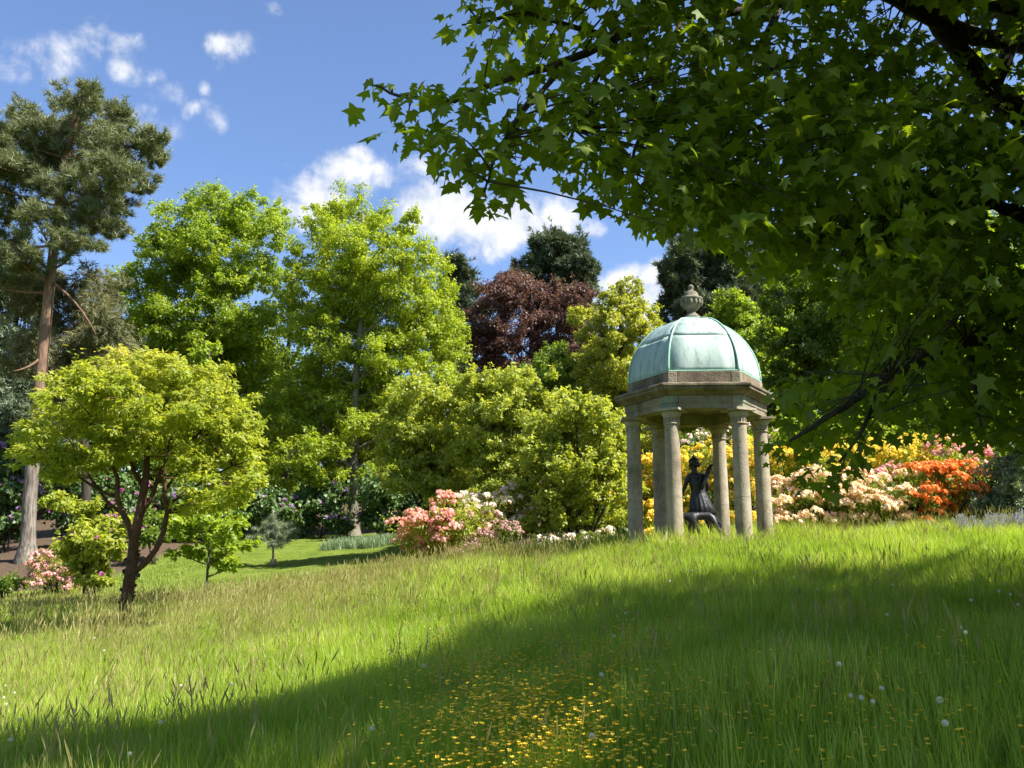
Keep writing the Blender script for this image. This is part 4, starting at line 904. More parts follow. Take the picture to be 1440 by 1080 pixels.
    # right of the temple
    shrub('yellow_azalea', 'long yellow azalea above the peach one at the right', 'azalea', 1240, 24, [(1210, 650, 40, 20), (1255, 642, 44, 22), (1300, 638, 36, 20), (1230, 670, 44, 20), (1280, 668, 40, 20), (1165, 660, 30, 18), (1145, 645, 28, 16)], 9000, .09, 'shrub_leaf', tmpl=T_LANCE, seed=20, bloom='yellow', nb=560, bsize=.11, group='azaleas to the right of the temple', clump=.42)
    shrub('pink_azalea', 'rose-pink azalea behind the orange one', 'azalea', 1340, 23.5, [(1335, 640, 32, 16), (1365, 645, 28, 18), (1320, 655, 30, 16), (1350, 662, 34, 16)], 5000, .09, 'shrub_leaf', tmpl=T_LANCE, seed=21, bloom=[('rose', 170, None)], bsize=.13, group='azaleas to the right of the temple', clump=.42)
    shrub('pink_azalea', 'small rose-pink azalea between yellow and peach flowers', 'azalea', 1255, 22, [(1255, 662, 16, 12), (1240, 670, 14, 10)], 900, .085, 'shrub_leaf', tmpl=T_LANCE, seed=22, bloom='rose', nb=50, bsize=.11, group='azaleas to the right of the temple')
    shrub('peach_azalea', 'wide creamy peach azalea to the right of the temple', 'azalea', 1180, 20.2, [(1115, 692, 34, 22), (1155, 684, 36, 22), (1200, 682, 38, 22), (1245, 686, 38, 22), (1268, 702, 28, 20), (1130, 716, 38, 18), (1180, 710, 40, 18), (1225, 714, 40, 18), (1110, 736, 30, 14), (1150, 738, 34, 14), (1200, 738, 34, 12), (1250, 734, 30, 12)], 9000, .08, 'mid_leaf', tmpl=T_LANCE, seed=23, bloom='peach', nb=1150, bsize=.11, group='azaleas to the right of the temple', clump=.42)
    shrub('orange_azalea', 'vivid orange azalea near the grey-leaved shrub', 'azalea', 1325, 20, [(1310, 668, 30, 20), (1345, 675, 34, 20), (1300, 695, 26, 20), (1335, 705, 34, 20), (1370, 690, 24, 16), (1310, 725, 30, 16), (1290, 742, 20, 10)], 8500, .08, 'mid_leaf', tmpl=T_LANCE, seed=24, bloom='orange', nb=720, bsize=.105, group='azaleas to the right of the temple', clump=.42)
    shrub('green_shrub', 'green shrub with light tips above the pink azalea at right', 'shrub', 1385, 25.5, [(1330, 600, 40, 24), (1380, 610, 40, 28), (1270, 600, 46, 26), (1200, 605, 44, 26), (1385, 650, 26, 26), (1425, 610, 30, 30), (1140, 610, 40, 24)], 14000, .12, 'lime_leaf', tmpl=T_DIAMOND, seed=25, group='green shrubs behind the azaleas')
    shrub('grey_shrub', 'grey-green narrow-leaved shrub at the right edge', 'shrub', 1420, 19.5, [(1405, 700, 30, 24), (1420, 665, 28, 26), (1440, 630, 30, 28), (1385, 720, 24, 16), (1435, 710, 30, 24), (1380, 738, 24, 10), (1455, 670, 30, 40)], 15000, .10, 'willow_leaf', tmpl=T_LANCE, seed=26, frames=(.3, .5, .8, -.6), clump=.42)
    # dark rhododendrons under the trees
    dark = [(450, 38.5, [(430, 715, 30, 20), (460, 705, 30, 22), (475, 735, 22, 14), (420, 738, 24, 12)], 'purple', 60, 'dark rhododendron with mauve flowers left of the oak trunk'), (560, 37.5, [(540, 700, 36, 26), (585, 705, 36, 26), (550, 735, 34, 14), (600, 735, 30, 16), (525, 725, 18, 20)], 'purple', 14, 'dark rhododendron right of the oak trunk'),
            (375, 37.5, [(365, 710, 30, 26), (390, 725, 24, 18), (340, 720, 30, 26)], 'purple', 40, 'dark rhododendron behind the two saplings'), (265, 36, [(255, 715, 34, 26), (290, 705, 34, 30), (270, 740, 34, 16), (230, 735, 30, 18), (320, 725, 24, 22)], 'purple', 30, 'dark rhododendron behind the maple trunk'),
            (115, 35, [(110, 690, 36, 30), (145, 700, 32, 30), (95, 730, 34, 22), (140, 740, 34, 18), (180, 705, 34, 28), (190, 740, 30, 16)], 'magenta', 55, 'dark rhododendron with magenta flowers beside the pine trunk'), (5, 34, [(0, 660, 36, 30), (20, 690, 24, 30), (-15, 710, 40, 34), (10, 740, 34, 24)], 'purple', 90, 'dark rhododendron with pale mauve flowers at the left edge'),
            (680, 30, [(650, 715, 34, 20), (690, 725, 34, 20), (620, 720, 34, 18)], 'purple', 0, 'dark evergreen bush behind the salmon azalea'), (1330, 27, [(1290, 700, 40, 24), (1340, 700, 44, 28), (1400, 700, 44, 28), (1240, 705, 40, 22), (1180, 700, 44, 22), (1120, 690, 40, 26)], 'purple', 0, 'dark evergreen bush behind the orange and peach azaleas'),
            (880, 27, [(850, 690, 40, 26), (900, 690, 36, 28), (870, 730, 46, 20), (800, 720, 40, 24), (950, 720, 40, 24), (1010, 720, 40, 24)], 'purple', 0, 'dark evergreen bush behind the large green shrub')]
    for i, (u, Y, bl, bk, nb, lb) in enumerate(dark):
        shrub('dark_rhododendron', lb, 'rhododendron', u, Y, bl, 9000, .17, 'dark_leaf', tmpl=T_OVAL, seed=30 + i, bloom=bk if nb else None, nb=nb, bsize=.17, group='dark rhododendrons under the trees', clump=.44)
    # left bank
    shrub('pink_azalea', 'low pink azalea at the foot of the pine', 'azalea', 85, 24, [(85, 790, 30, 18), (65, 805, 26, 16), (100, 805, 26, 18), (80, 825, 30, 12), (55, 815, 16, 12)], 3500, .075, 'shrub_leaf', tmpl=T_LANCE, seed=50, bloom=[('pink', 150, None), ('dusky', 130, None)], bsize=.10, clump=.44)
    shrub('flowering_shrub', 'green shrub with a few mauve flowers left of the maple trunk', 'shrub', 130, 22, [(125, 745, 34, 24), (105, 770, 26, 22), (145, 770, 30, 22), (125, 795, 30, 16), (110, 712, 24, 10), (160, 740, 22, 18), (80, 705, 20, 7), (135, 815, 28, 10)], 8000, .12, 'shrub_leaf', tmpl=T_OVAL, seed=51, bloom='magenta', nb=14, bsize=.11, flat=.5)
    shrub('sapling_shrub', 'mauve-flowered young shrub behind the maple trunk', 'shrub', 215, 30, [(215, 735, 26, 18), (205, 755, 22, 14), (230, 750, 20, 14)], 3000, .12, 'mid_leaf', tmpl=T_OVAL, seed=52, bloom='magenta', nb=16, bsize=.14)
    shrub('low_fern', 'low green clump on the bank at the left edge', 'plant', 12, 23.5, [(12, 822, 22, 9), (-8, 828, 20, 8)], 900, .13, 'mid_leaf', tmpl=T_LANCE, seed=53, stems=3)
build_shrubs()

# ------------------------------------------------------------------ saplings with guards
def build_saplings():
    Y = 21.5; b = ground_at(291, Y, 822); root = empty('sapling', b); tag(root, 'young leafy sapling with a dark guard, casting a patch of shade', 'tree', 'saplings on the grass')
    blobs = px_blobs([(295, 728, 36, 16), (262, 750, 28, 14), (325, 742, 30, 15), (295, 758, 36, 13), (258, 776, 24, 10), (330, 770, 26, 13), (300, 785, 28, 9), (322, 795, 18, 8), (278, 715, 26, 12), (320, 712, 24, 12), (245, 730, 20, 10)], Y, .7, 1.1, 60)
    pos, out, tint, CC = crown_points(blobs, 4200, .36, 10, .7, .5, 4)
    nr, ax = leaf_frames(out, .8, .5, .6, .4)
    m = MB(); pts = [(b.x, b.y, b.z - .1)] + [tuple(P(u, v, Y)) for u, v in ((292, 800), (294, 775), (293, 750), (292, 735))]; rad = [.035, .03, .024, .018, .01]
    m.tube(pts, rad, 8); limbs(m, pts, rad, blobs, CC, 4, .4, .3, .5, 5); m.build('trunk', 'bark', root, smooth=True)
    link('crown', scatter_mesh('crown', T_OVAL, pos, nr, ax, .115 * rng.uniform(.6, 1.3, len(pos)), tint), root, 'lime_leaf')['kind'] = 'stuff'
    m = MB(); m.lathe([(.06, 0), (.06, .26), (.052, .27)], b, 10); m.build('tree_guard', 'guard_black', root, smooth=True)
    m = MB(); m.lathe([(.065, .27), (.06, .36), (.05, .37)], b, 10); m.build('guard_collar', 'guard_white', root, smooth=True)
    Y = 29; b = ground_at(384, Y, 797); root = empty('sapling', b); tag(root, 'thin pale conifer sapling with tiered branches on the lawn', 'tree', 'saplings on the grass')
    blobs = px_blobs([(384, 728, 8, 8), (388, 738, 26, 5), (372, 746, 22, 5), (395, 750, 26, 5), (368, 757, 24, 4), (398, 760, 22, 4), (384, 766, 22, 4)], Y, .4, 1.2, 61)
    pos, out, tint, CC = crown_points(blobs, 520, .16, 14, .9, .5, 3); nr, ax = leaf_frames(out, .5, .4, .8, .1)
    m = MB(); pts = [(b.x, b.y, b.z - .1)] + [tuple(P(u, v, Y)) for u, v in ((384, 775), (384, 750), (384, 728), (384, 716))]; rad = [.04, .035, .028, .018, .008]
    m.tube(pts, rad, 8); limbs(m, pts, rad, blobs, CC, 4, .1, .3, .5, 5); m.build('trunk', 'grey_bark', root, smooth=True)
    link('crown', scatter_mesh('crown', T_NEEDLE, pos, nr, ax, .17 * rng.uniform(.6, 1.3, len(pos)), tint), root, 'willow_leaf')['kind'] = 'stuff'
    m = MB(); m.lathe([(.10, 0), (.10, .22), (.09, .23)], b, 10); m.build('tree_guard', 'stake_wood', root, smooth=True)
build_saplings()

# ------------------------------------------------------------------ the maple overhanging the view
MASK = [(498, 172), (503, 120), (510, 86), (545, 92), (580, 108), (625, 106), (650, 84), (684, 70), (655, 66), (626, 60), (612, 20), (632, -10), (600, -60), (560, -400), (1900, -400), (1900, 700), (1440, 640), (1400, 622), (1340, 632), (1300, 622), (1250, 632), (1222, 655), (1195, 685),
        (1160, 712), (1130, 700), (1094, 690), (1078, 655), (1066, 612), (1084, 575), (1080, 545), (1105, 520), (1150, 515), (1180, 520), (1190, 490), (1180, 445), (1145, 408), (1100, 398), (1058, 392), (1015, 352), (985, 336), (958, 352), (930, 342), (905, 322), (880, 314), (850, 290),
        (818, 292), (795, 262), (770, 240), (748, 232), (738, 262), (728, 292), (700, 318), (676, 318), (650, 292), (632, 255), (606, 240), (584, 226), (556, 208), (525, 190)]
def in_poly(u, v, poly):
    inside = np.zeros(len(u), bool); n = len(poly)
    for i in range(n):
        x0, y0 = poly[i]; x1, y1 = poly[(i + 1) % n]
        c = ((y0 > v) != (y1 > v))
        xx = (x1 - x0) * (v - y0) / ((y1 - y0) if y1 != y0 else 1e-9) + x0
        inside ^= c & (u < xx)
    return inside
def build_canopy():
    tb = Vector((7.6, 8.6, gz(7.6, 8.6))); root = empty('overhanging_maple', tb)
    tag(root, 'big maple overhanging from the right, its dark leaves framing the sky and temple', 'tree')
    # branches
    m = MB(); T = lambda u, v, Y: P(u, v, Y)
    top = tb + Vector((-.5, -.4, 3.2))
    trunk = [tb + Vector((0, 0, -.3)), tb + Vector((0, 0, .8)), tb + Vector((-.1, -.1, 2.0)), top, tb + Vector((-.6, -.3, 4.6)), tb + Vector((-.5, 0, 6.4)), tb + Vector((-.3, .2, 8.2))]
    m.tube(trunk, [.55, .40, .36, .32, .26, .18, .08], 14)
    tubes = [([top, T(1520, 130, 7.8), T(1440, 165, 7.4), T(1395, 130, 7.2), T(1352, 75, 7.0), T(1310, 20, 6.8), T(1270, -60, 6.8)], [.17, .13, .115, .10, .085, .07, .04]),
             ([trunk[4], T(1500, 60, 7.8), T(1440, 62, 7.4), T(1370, 52, 7.0), T(1300, 22, 6.7), T(1240, -10, 6.4), T(1150, -30, 6.2)], [.14, .10, .085, .075, .065, .05, .03]),
             ([T(1240, -10, 6.4), T(1100, 5, 6.2), T(960, 22, 5.8), T(870, 50, 5.5), T(800, 85, 5.3), T(720, 110, 5.1), T(640, 140, 5.0), T(560, 135, 4.95), T(525, 120, 4.9)], [.05, .045, .038, .032, .026, .02, .015, .010, .006]),
             ([T(1395, 130, 7.2), T(1440, 20, 7.2), T(1400, -60, 7.2)], [.07, .055, .04]),
             ([trunk[3], T(1560, 330, 7.4), T(1440, 305, 7.0), T(1400, 285, 6.8), T(1330, 290, 6.5), T(1240, 330, 6.3), T(1130, 340, 6.2)], [.11, .08, .06, .045, .035, .025, .012]),
             ([trunk[3], T(1600, 480, 7.4), T(1480, 470, 6.8), T(1360, 480, 6.4), T(1250, 530, 6.2), T(1160, 590, 6.1), T(1110, 620, 6.0)], [.10, .075, .055, .04, .03, .02, .010]),
             ([T(1250, 530, 6.2), T(1220, 590, 6.1), T(1180, 650, 6.1)], [.022, .015, .008]),
             ([T(1100, 5, 6.2), T(1060, 80, 6.1), T(1020, 170, 6.0), T(985, 260, 6.0)], [.03, .024, .016, .008]),
             ([T(960, 22, 5.8), T(930, 110, 5.7), T(900, 190, 5.8), T(880, 260, 5.8)], [.026, .02, .014, .007]),
             ([T(870, 50, 5.5), T(830, 130, 5.4), T(800, 200, 5.3)], [.022, .016, .008]),
             ([T(800, 85, 5.3), T(740, 150, 5.1), T(700, 210, 5.0), T(680, 270, 5.0)], [.02, .015, .011, .006]),
             ([T(860, 50, 5.5), T(740, 20, 5.2), T(650, 35, 5.0)], [.02, .014, .006]),
             ([T(1330, 290, 6.5), T(1240, 230, 6.5), T(1140, 190, 6.4), T(1060, 200, 6.3)], [.03, .024, .016, .008]),
             ([T(1360, 480, 6.4), T(1370, 540, 6.2), T(1380, 600, 6.1)], [.03, .02, .008])]
    r_ = random.Random(4)
    for j in range(26):                 # limbs through the hidden part of the crown
        a = r_.uniform(0, 6.28); z = r_.choice([3, 4, 5]); c = Vector((7.2 + 6.2 * math.cos(a), 9 + 5.0 * math.sin(a), r_.uniform(5, 9)))
        uu, vv, dd = project(np.array([c])); 
        if (c.x < 2.0 and c.y < 8) or (-50 < uu[0] < 1460 and not in_poly(uu - 40, vv, MASK)[0]): continue
        cp = curve_pts(trunk[z], c, 7, .5, .6); tubes.append((cp, [.12, .10, .085, .07, .05, .035, .015]))
    for pts, rad in tubes:
        fine = []; fr = []
        for i in range(len(pts) - 1):
            for q in range(3):
                f = q / 3; fine.append(Vector(pts[i]).lerp(Vector(pts[i + 1]), f) + Vector([r_.uniform(-1, 1) * .012 for _ in range(3)])); fr.append(rad[i] * (1 - f) + rad[i + 1] * f)
        fine.append(Vector(pts[-1])); fr.append(rad[-1])
        m.tube(fine, fr, 8)
    # crown: sprays of leaves in the volume of the crown
    n = 14500
    e = in_ball(n)
    pos = np.array([7.0, 8.4, 6.6]) + e * np.array([8.6, 8.2, 5.6])
    low = rng.random(n) < .5
    ext = rng.random((7000, 1))
    pos = np.concatenate([pos, np.c_[rng.uniform(-1.4, 4.5, 10500), rng.uniform(4.5, 7.2, 10500), rng.uniform(3.0, 7.2, 10500)],
                          np.c_[rng.uniform(1.2, 6, 5000), rng.uniform(5.2, 9.5, 5000), rng.uniform(1.8, 5.2, 5000)]])
    gx = np.concatenate([rng.uniform(-6, 6, 4400), rng.uniform(.5, 7, 3000)]); gy = np.concatenate([rng.uniform(2, 9.5, 4400), rng.uniform(2.5, 9.5, 3000)]); tt = rng.uniform(6, 11, 7400)       # the roof of the crown over the near meadow
    pos = np.concatenate([pos, np.c_[gx, gy, H(gx, gy)] + np.array(SDIR)[None] * tt[:, None]])
    u, v, d = project(pos)
    hz = pos[:, 2] - H(pos[:, 0], pos[:, 1])
    frame = (u > -40) & (u < 1480) & (v > -40) & (v < 1120)
    off = (d > 0) & ~frame | (d <= 0)
    # sprays keep clear of their own size: shrink the outline by it
    marg = 20 * 6 / np.maximum(d, 3)
    okm = in_poly(u, v, MASK) & in_poly(u - marg, v, MASK) & in_poly(u + marg * .6, v, MASK) & in_poly(u, v + marg, MASK)
    near = np.linalg.norm(pos - np.array([0, 0, EYE]), axis=1) < 4.7
    keep = ~near & (hz > 1.0) & (okm | (off & (u > 560)) | (off & (pos[:, 2] > 6)) ) & ~((pos[:, 0] < 1.5) & (pos[:, 1] < 4.6)) & ~((pos[:, 1] < 2.2) & (pos[:, 0] < 3))
    # the far side of the crown ends where the meadow is in the sun
    keep &= pos[:, 1] < 13.2
    # the crown is no wider than the shade it throws on the meadow
    sv = np.array(SDIR); hh = pos[:, 2] - H(pos[:, 0], pos[:, 1]); gp = pos - sv * (hh / sv[2])[:, None]
    hh = pos[:, 2] - H(gp[:, 0], gp[:, 1]); gp = pos - sv * (hh / sv[2])[:, None]
    jx = rng.normal(0, .18, len(pos)) + .35 * np.sin(gp[:, 1] * 2.2) + .2 * np.sin(gp[:, 1] * 5.1)
    edge = np.interp(gp[:, 1], [2, 6.5, 7.0, 8, 10, 11.8, 12.5, 12.9], [-9, -7.5, -2.4, -1.3, -.7, 0, 1.5, 2.8])
    shade_ok = (gp[:, 0] > edge + jx) & (gp[:, 1] < 12.7 - np.clip(gp[:, 0] - 5, 0, 4) * .25 + .25 * np.sin(gp[:, 0] * 2.5) + rng.normal(0, .12, len(pos)))
    keep &= shade_ok | (okm & frame & (pos[:, 1] < 5.6))
    # gaps between the boughs
    gap = np.sin(pos[:, 0] * 2.3 + 1.0 + np.sin(pos[:, 2] * 1.9)) * np.sin(pos[:, 2] * 2.6 + pos[:, 1]) * np.sin(pos[:, 1] * 2.0 + .7)
    keep &= (gap < .42) | (rng.random(len(pos)) < .25)
    # the limbs at the upper right stay in sight
    lim = [[(1500, 150), (1440, 165), (1395, 130), (1352, 75), (1310, 20)], [(1500, 60), (1440, 62), (1370, 52), (1300, 22), (1240, -10)], [(1440, 305), (1400, 285)]]
    dl = np.full(len(pos), 1e9)
    for pl in lim:
        for (x0, y0), (x1, y1) in zip(pl[:-1], pl[1:]):
            tt = np.clip(((u - x0) * (x1 - x0) + (v - y0) * (y1 - y0)) / ((x1 - x0) ** 2 + (y1 - y0) ** 2), 0, 1); dl = np.minimum(dl, np.hypot(u - x0 - tt * (x1 - x0), v - y0 - tt * (y1 - y0)))
    keep &= ~((dl < 40) & (d < 7.4) & (rng.random(len(pos)) < .85))
    keep &= ~(frame & (u < 1000) & (pos[:, 1] > 5.3 + np.clip(u - 620, 0, 400) / 400 * 1.6))
    keep &= ~(frame & (rng.random(len(pos)) < np.where(u < 1050, .0, .30)))
    keep &= ~(frame & (u > 1050) & (d < 6.8) & (rng.random(len(pos)) < .5))
    keep &= ~(frame & (v > 580) & (u < 1260) & (rng.random(len(pos)) < .55))
    sp = pos[keep]
    ns = len(sp)
    lp = 5
    idx = np.repeat(np.arange(ns), lp)
    off3 = rng.normal(size=(len(idx), 3)) * np.array([.15, .15, .09])
    lpos = sp[idx] + off3
    u, v, d = project(lpos)
    lk = ~((u > -20) & (u < 1460) & (v > -30) & (d > 0)) | (in_poly(u, v, MASK) & in_poly(u, v - 40 / d, MASK))
    lk &= (rng.random(len(u)) < .62) | ((u > -60) & (u < 1500) & (v > -60) & (d > 0))        # hidden part of the crown: fewer, larger leaves
    for pl in lim:
        for (x0, y0), (x1, y1) in zip(pl[:-1], pl[1:]):
            tt = np.clip(((u - x0) * (x1 - x0) + (v - y0) * (y1 - y0)) / ((x1 - x0) ** 2 + (y1 - y0) ** 2), 0, 1); lk &= ~((np.hypot(u - x0 - tt * (x1 - x0), v - y0 - tt * (y1 - y0)) < 20) & (d < 7.6) & (d > 0) & (rng.random(len(u)) < .9))
    idx, off3, lpos = idx[lk], off3[lk], lpos[lk]
    tint = np.clip(.5 * rng.random(ns)[idx] + .5 * rng.random(len(idx)), 0, 1)
    side = norm(off3 * np.array([1, 1, 0]) + rng.normal(size=off3.shape) * .05)
    nr = norm(np.array([0, 0, .75]) + side * .75 + rng.normal(size=off3.shape) * .42)
    ax = norm(side * .75 + np.array([0, 0, -.85]) + rng.normal(size=off3.shape) * .35)
    size = .112 * rng.uniform(.48, 1.25, len(idx))
    u, v, d = project(lpos)
    infr = (u > -30) & (u < 1470) & (v > -40) & (v < 760) & (d > 0)
    # the largest leaves nearest to the viewer are leaves of their own
    cell = (np.floor(u / 26).astype(int)) * 1000 + np.floor(v / 26).astype(int)
    cand = np.where(infr & (u > 0) & (u < 1440) & (v > 0))[0]
    order = cand[np.argsort(d[cand])]; _, first = np.unique(cell[order], return_index=True); front = order[first]
    front = front[np.argsort(-(size[front] / d[front]))][:300]
    single = np.zeros(len(idx), bool); single[front] = True
    a = infr & ~single; b_ = ~infr
    h = np.flatnonzero(a); g = rng.random(len(h)); far = d[h] > 6.3
    groups = [(T_STAR_A, h[(g < .35) & ~far]), (T_STAR_B, h[(g >= .35) & (g < .68) & ~far]), (T_STAR_C, h[(g >= .68) & ~far]), (T_STAR_LOW, h[far]), (T_STAR5, np.flatnonzero(b_))]
    Vs, Ls, Ts, Cs = [], [], [], []; base = 0
    for tm, k in groups:
        V_, l_, t_, c_ = scatter(tm, lpos[k], nr[k], ax[k], size[k] * (1.55 if tm is T_STAR5 else 1), tint[k]); Vs.append(V_); Ls.append(l_ + base); Ts.append(t_); Cs.append(c_); base += len(V_)
    o = link('crown', raw_mesh('crown', np.concatenate(Vs), np.concatenate(Ls), np.concatenate(Ts), np.concatenate(Cs)), root, 'canopy_leaf'); o['kind'] = 'stuff'
    print('canopy sprays', ns, 'in frame', int(infr.sum()), 'off', int(b_.sum()))
    protos = []
    for q in range(6):
        tv, tf = (T_STAR_A, T_STAR_B, T_STAR_C)[q % 3]
        me = raw_mesh('leaf', tv, np.concatenate([np.array(f) for f in tf]), [len(f) for f in tf], np.full(len(tv), .1 + .16 * q)); me.materials.append(MATS['canopy_leaf']); protos.append(me)
    for i in front:
        n_ = Vector(nr[i]); t_ = Vector(ax[i]); t_ = (t_ - n_ * t_.dot(n_)).normalized(); c_ = t_.cross(n_); s_ = float(size[i])
        lf = bpy.data.objects.new('leaf', protos[int(tint[i] * 5.99)]); COL.objects.link(lf); lf.parent = root
        M = Matrix(((c_.x * s_, t_.x * s_, n_.x * s_, lpos[i][0] - tb.x), (c_.y * s_, t_.y * s_, n_.y * s_, lpos[i][1] - tb.y), (c_.z * s_, t_.z * s_, n_.z * s_, lpos[i][2] - tb.z), (0, 0, 0, 1)))
        lf.matrix_local = M
    # twigs from the branches to a part of the sprays in view
    bp = np.array([tuple(p) for pts, rad in tubes for j in range(len(pts) - 1) for p in [Vector(pts[j]).lerp(Vector(pts[j + 1]), f) for f in (0, .25, .5, .75)]])
    us, vs_, ds = project(sp); vis = np.flatnonzero((us > 0) & (us < 1440) & (vs_ > -20) & (vs_ < 720) & (ds > 0) & (ds < 8))
    for i in vis[::4]:
        dd = np.linalg.norm(bp - sp[i], axis=1); j = int(np.argmin(dd))
        if dd[j] < 1.6: m.tube(curve_pts(bp[j], sp[i], 4, .03, .05), [.008, .006, .004, .003], 4, False)
    m.build('trunk', 'dark_bark', root, smooth=True)
build_canopy()

# ------------------------------------------------------------------ grass, flowers
def blade_mesh(name, n, hmin, hmax, w, spread, lean, seed, mat, segs=3, tlo=0, thi=1):
    r_ = np.random.default_rng(seed); V = []; F = []; T = []
    for i in range(n):
        a = r_.uniform(0, 6.28); rr_ = spread * math.sqrt(r_.random()); b = np.array([rr_ * math.cos(a), rr_ * math.sin(a), -.02])
        az = r_.uniform(0, 6.28); h = r_.uniform(hmin, hmax); ln = abs(r_.normal(0, lean)) + .05; d = np.array([math.cos(az), math.sin(az), 0]); s = np.array([-math.sin(az + r_.uniform(-.6, .6)), math.cos(az), 0]); s /= np.linalg.norm(s)
        ww = w * r_.uniform(.6, 1.2); k = len(V); t = r_.uniform(tlo, thi)
        for j in range(segs + 1):
            f = j / segs; p = b + d * (ln * h * f ** 1.8) + np.array([0, 0, h * (f - .28 * ln * f * f)]); wj = ww * (1 - f ** 1.5) 
            if j < segs: V += [p - s * wj, p + s * wj]; T += [t, t]
            else: V.append(p); T.append(t)
        for j in range(segs - 1): F.append((k + 2 * j, k + 2 * j + 1, k + 2 * j + 3, k + 2 * j + 2))
        F.append((k + 2 * segs - 2, k + 2 * segs - 1, k + 2 * segs))
    me = raw_mesh(name, V, np.concatenate([np.array(f) for f in F]), [len(f) for f in F], T); me.materials.append(MATS[mat]); return me
def seed_stalk(name, seed, n=5):
    """thin stalks that end in a narrow seed head"""
    r_ = np.random.default_rng(seed); V = []; F = []; T = []
    for i in range(n):
        b = np.array([r_.normal(0, .06), r_.normal(0, .06), 0]); az = r_.uniform(0, 6.28); h = r_.uniform(.38, .62); ln = r_.uniform(.05, .3); d = np.array([math.cos(az), math.sin(az), 0]); s = np.array([-math.sin(az), math.cos(az), 0]); s2 = d
        t = r_.random()
        pt = lambda f: b + d * ln * h * f * f + np.array([0, 0, h * f])
        prof = [(0, .0016), (.5, .0014), (.78, .0012), (.84, .006), (.92, .0055), (1.0, .0008)]
        for sv in (s, s2):
            k = len(V)
            for f, w in prof: V += [pt(f) - sv * w, pt(f) + sv * w]; T += [t, t]
            for j in range(len(prof) - 1): F.append((k + 2 * j, k + 2 * j + 1, k + 2 * j + 3, k + 2 * j + 2))
    me = raw_mesh(name, V, np.concatenate([np.array(f) for f in F]), [len(f) for f in F], T); me.materials.append(MATS['seed_grass']); return me
def flower_mesh(name, seed, petal, n_st=3, h=(.26, .42), r=.0100):
    r_ = np.random.default_rng(seed); V = []; F = []; T = []; mi = []
    for i in range(n_st):
        b = np.array([r_.normal(0, .07), r_.normal(0, .07), 0]); hh = r_.uniform(*h); top = b + np.array([r_.normal(0, .04), r_.normal(0, .04), hh])
        k = len(V); V += [b + [.002, 0, 0], b - [.002, 0, 0], top]; T += [.3] * 3; F.append((k, k + 1, k + 2)); mi.append(0)
        for q in range(5):
            a = q * 2 * math.pi / 5 + r_.uniform(0, .3); o = np.array([math.cos(a), math.sin(a), 0]); t = np.array([-math.sin(a), math.cos(a), 0])
            k = len(V); V += [top, top + o * r * .7 + t * r * .55 + [0, 0, r * .45], top + o * r * 1.15 + [0, 0, r * .75], top + o * r * .7 - t * r * .55 + [0, 0, r * .45]]; T += [r_.random()] * 4; F.append((k, k + 1, k + 2, k + 3)); mi.append(1)
    me = raw_mesh(name, V, np.concatenate([np.array(f) for f in F]), [len(f) for f in F], T); me.materials.append(MATS['grass_blade']); me.materials.append(MATS[petal])
    me.polygons.foreach_set('material_index', np.array(mi, np.int32)); return me
def bell_mesh(name, seed):
    r_ = np.random.default_rng(seed); V = []; F = []; T = []; mi = []
    for i in range(5):
        b = np.array([r_.normal(0, .10), r_.normal(0, .10), 0]); h = r_.uniform(.28, .42); d = norm(np.append(r_.normal(size=2), 0.0))
        k = len(V); top = b + np.array([0, 0, h]); V += [b + [.004, 0, 0], b - [.004, 0, 0], top]; T += [.3] * 3; F.append((k, k + 1, k + 2)); mi.append(0)
        for q in range(9):
            c = b + np.array([0, 0, h * (.58 + .05 * q)]) + np.array([math.cos(q * 2.1), math.sin(q * 2.1), 0]) * .028; w = .015
            for sv in (np.array([1, 0, 0]), np.array([0, 1, 0])):
                k = len(V); V += [c - sv * w * .6 + [0, 0, .014], c + sv * w * .6 + [0, 0, .014], c + sv * w - [0, 0, .018], c - sv * w - [0, 0, .018]]; T += [r_.random()] * 4; F.append((k, k + 1, k + 2, k + 3)); mi.append(1)
    me = raw_mesh(name, V, np.concatenate([np.array(f) for f in F]), [len(f) for f in F], T); me.materials.append(MATS['bulb_blade']); me.materials.append(MATS['bluebell_petal'])
    me.polygons.foreach_set('material_index', np.array(mi, np.int32)); return me
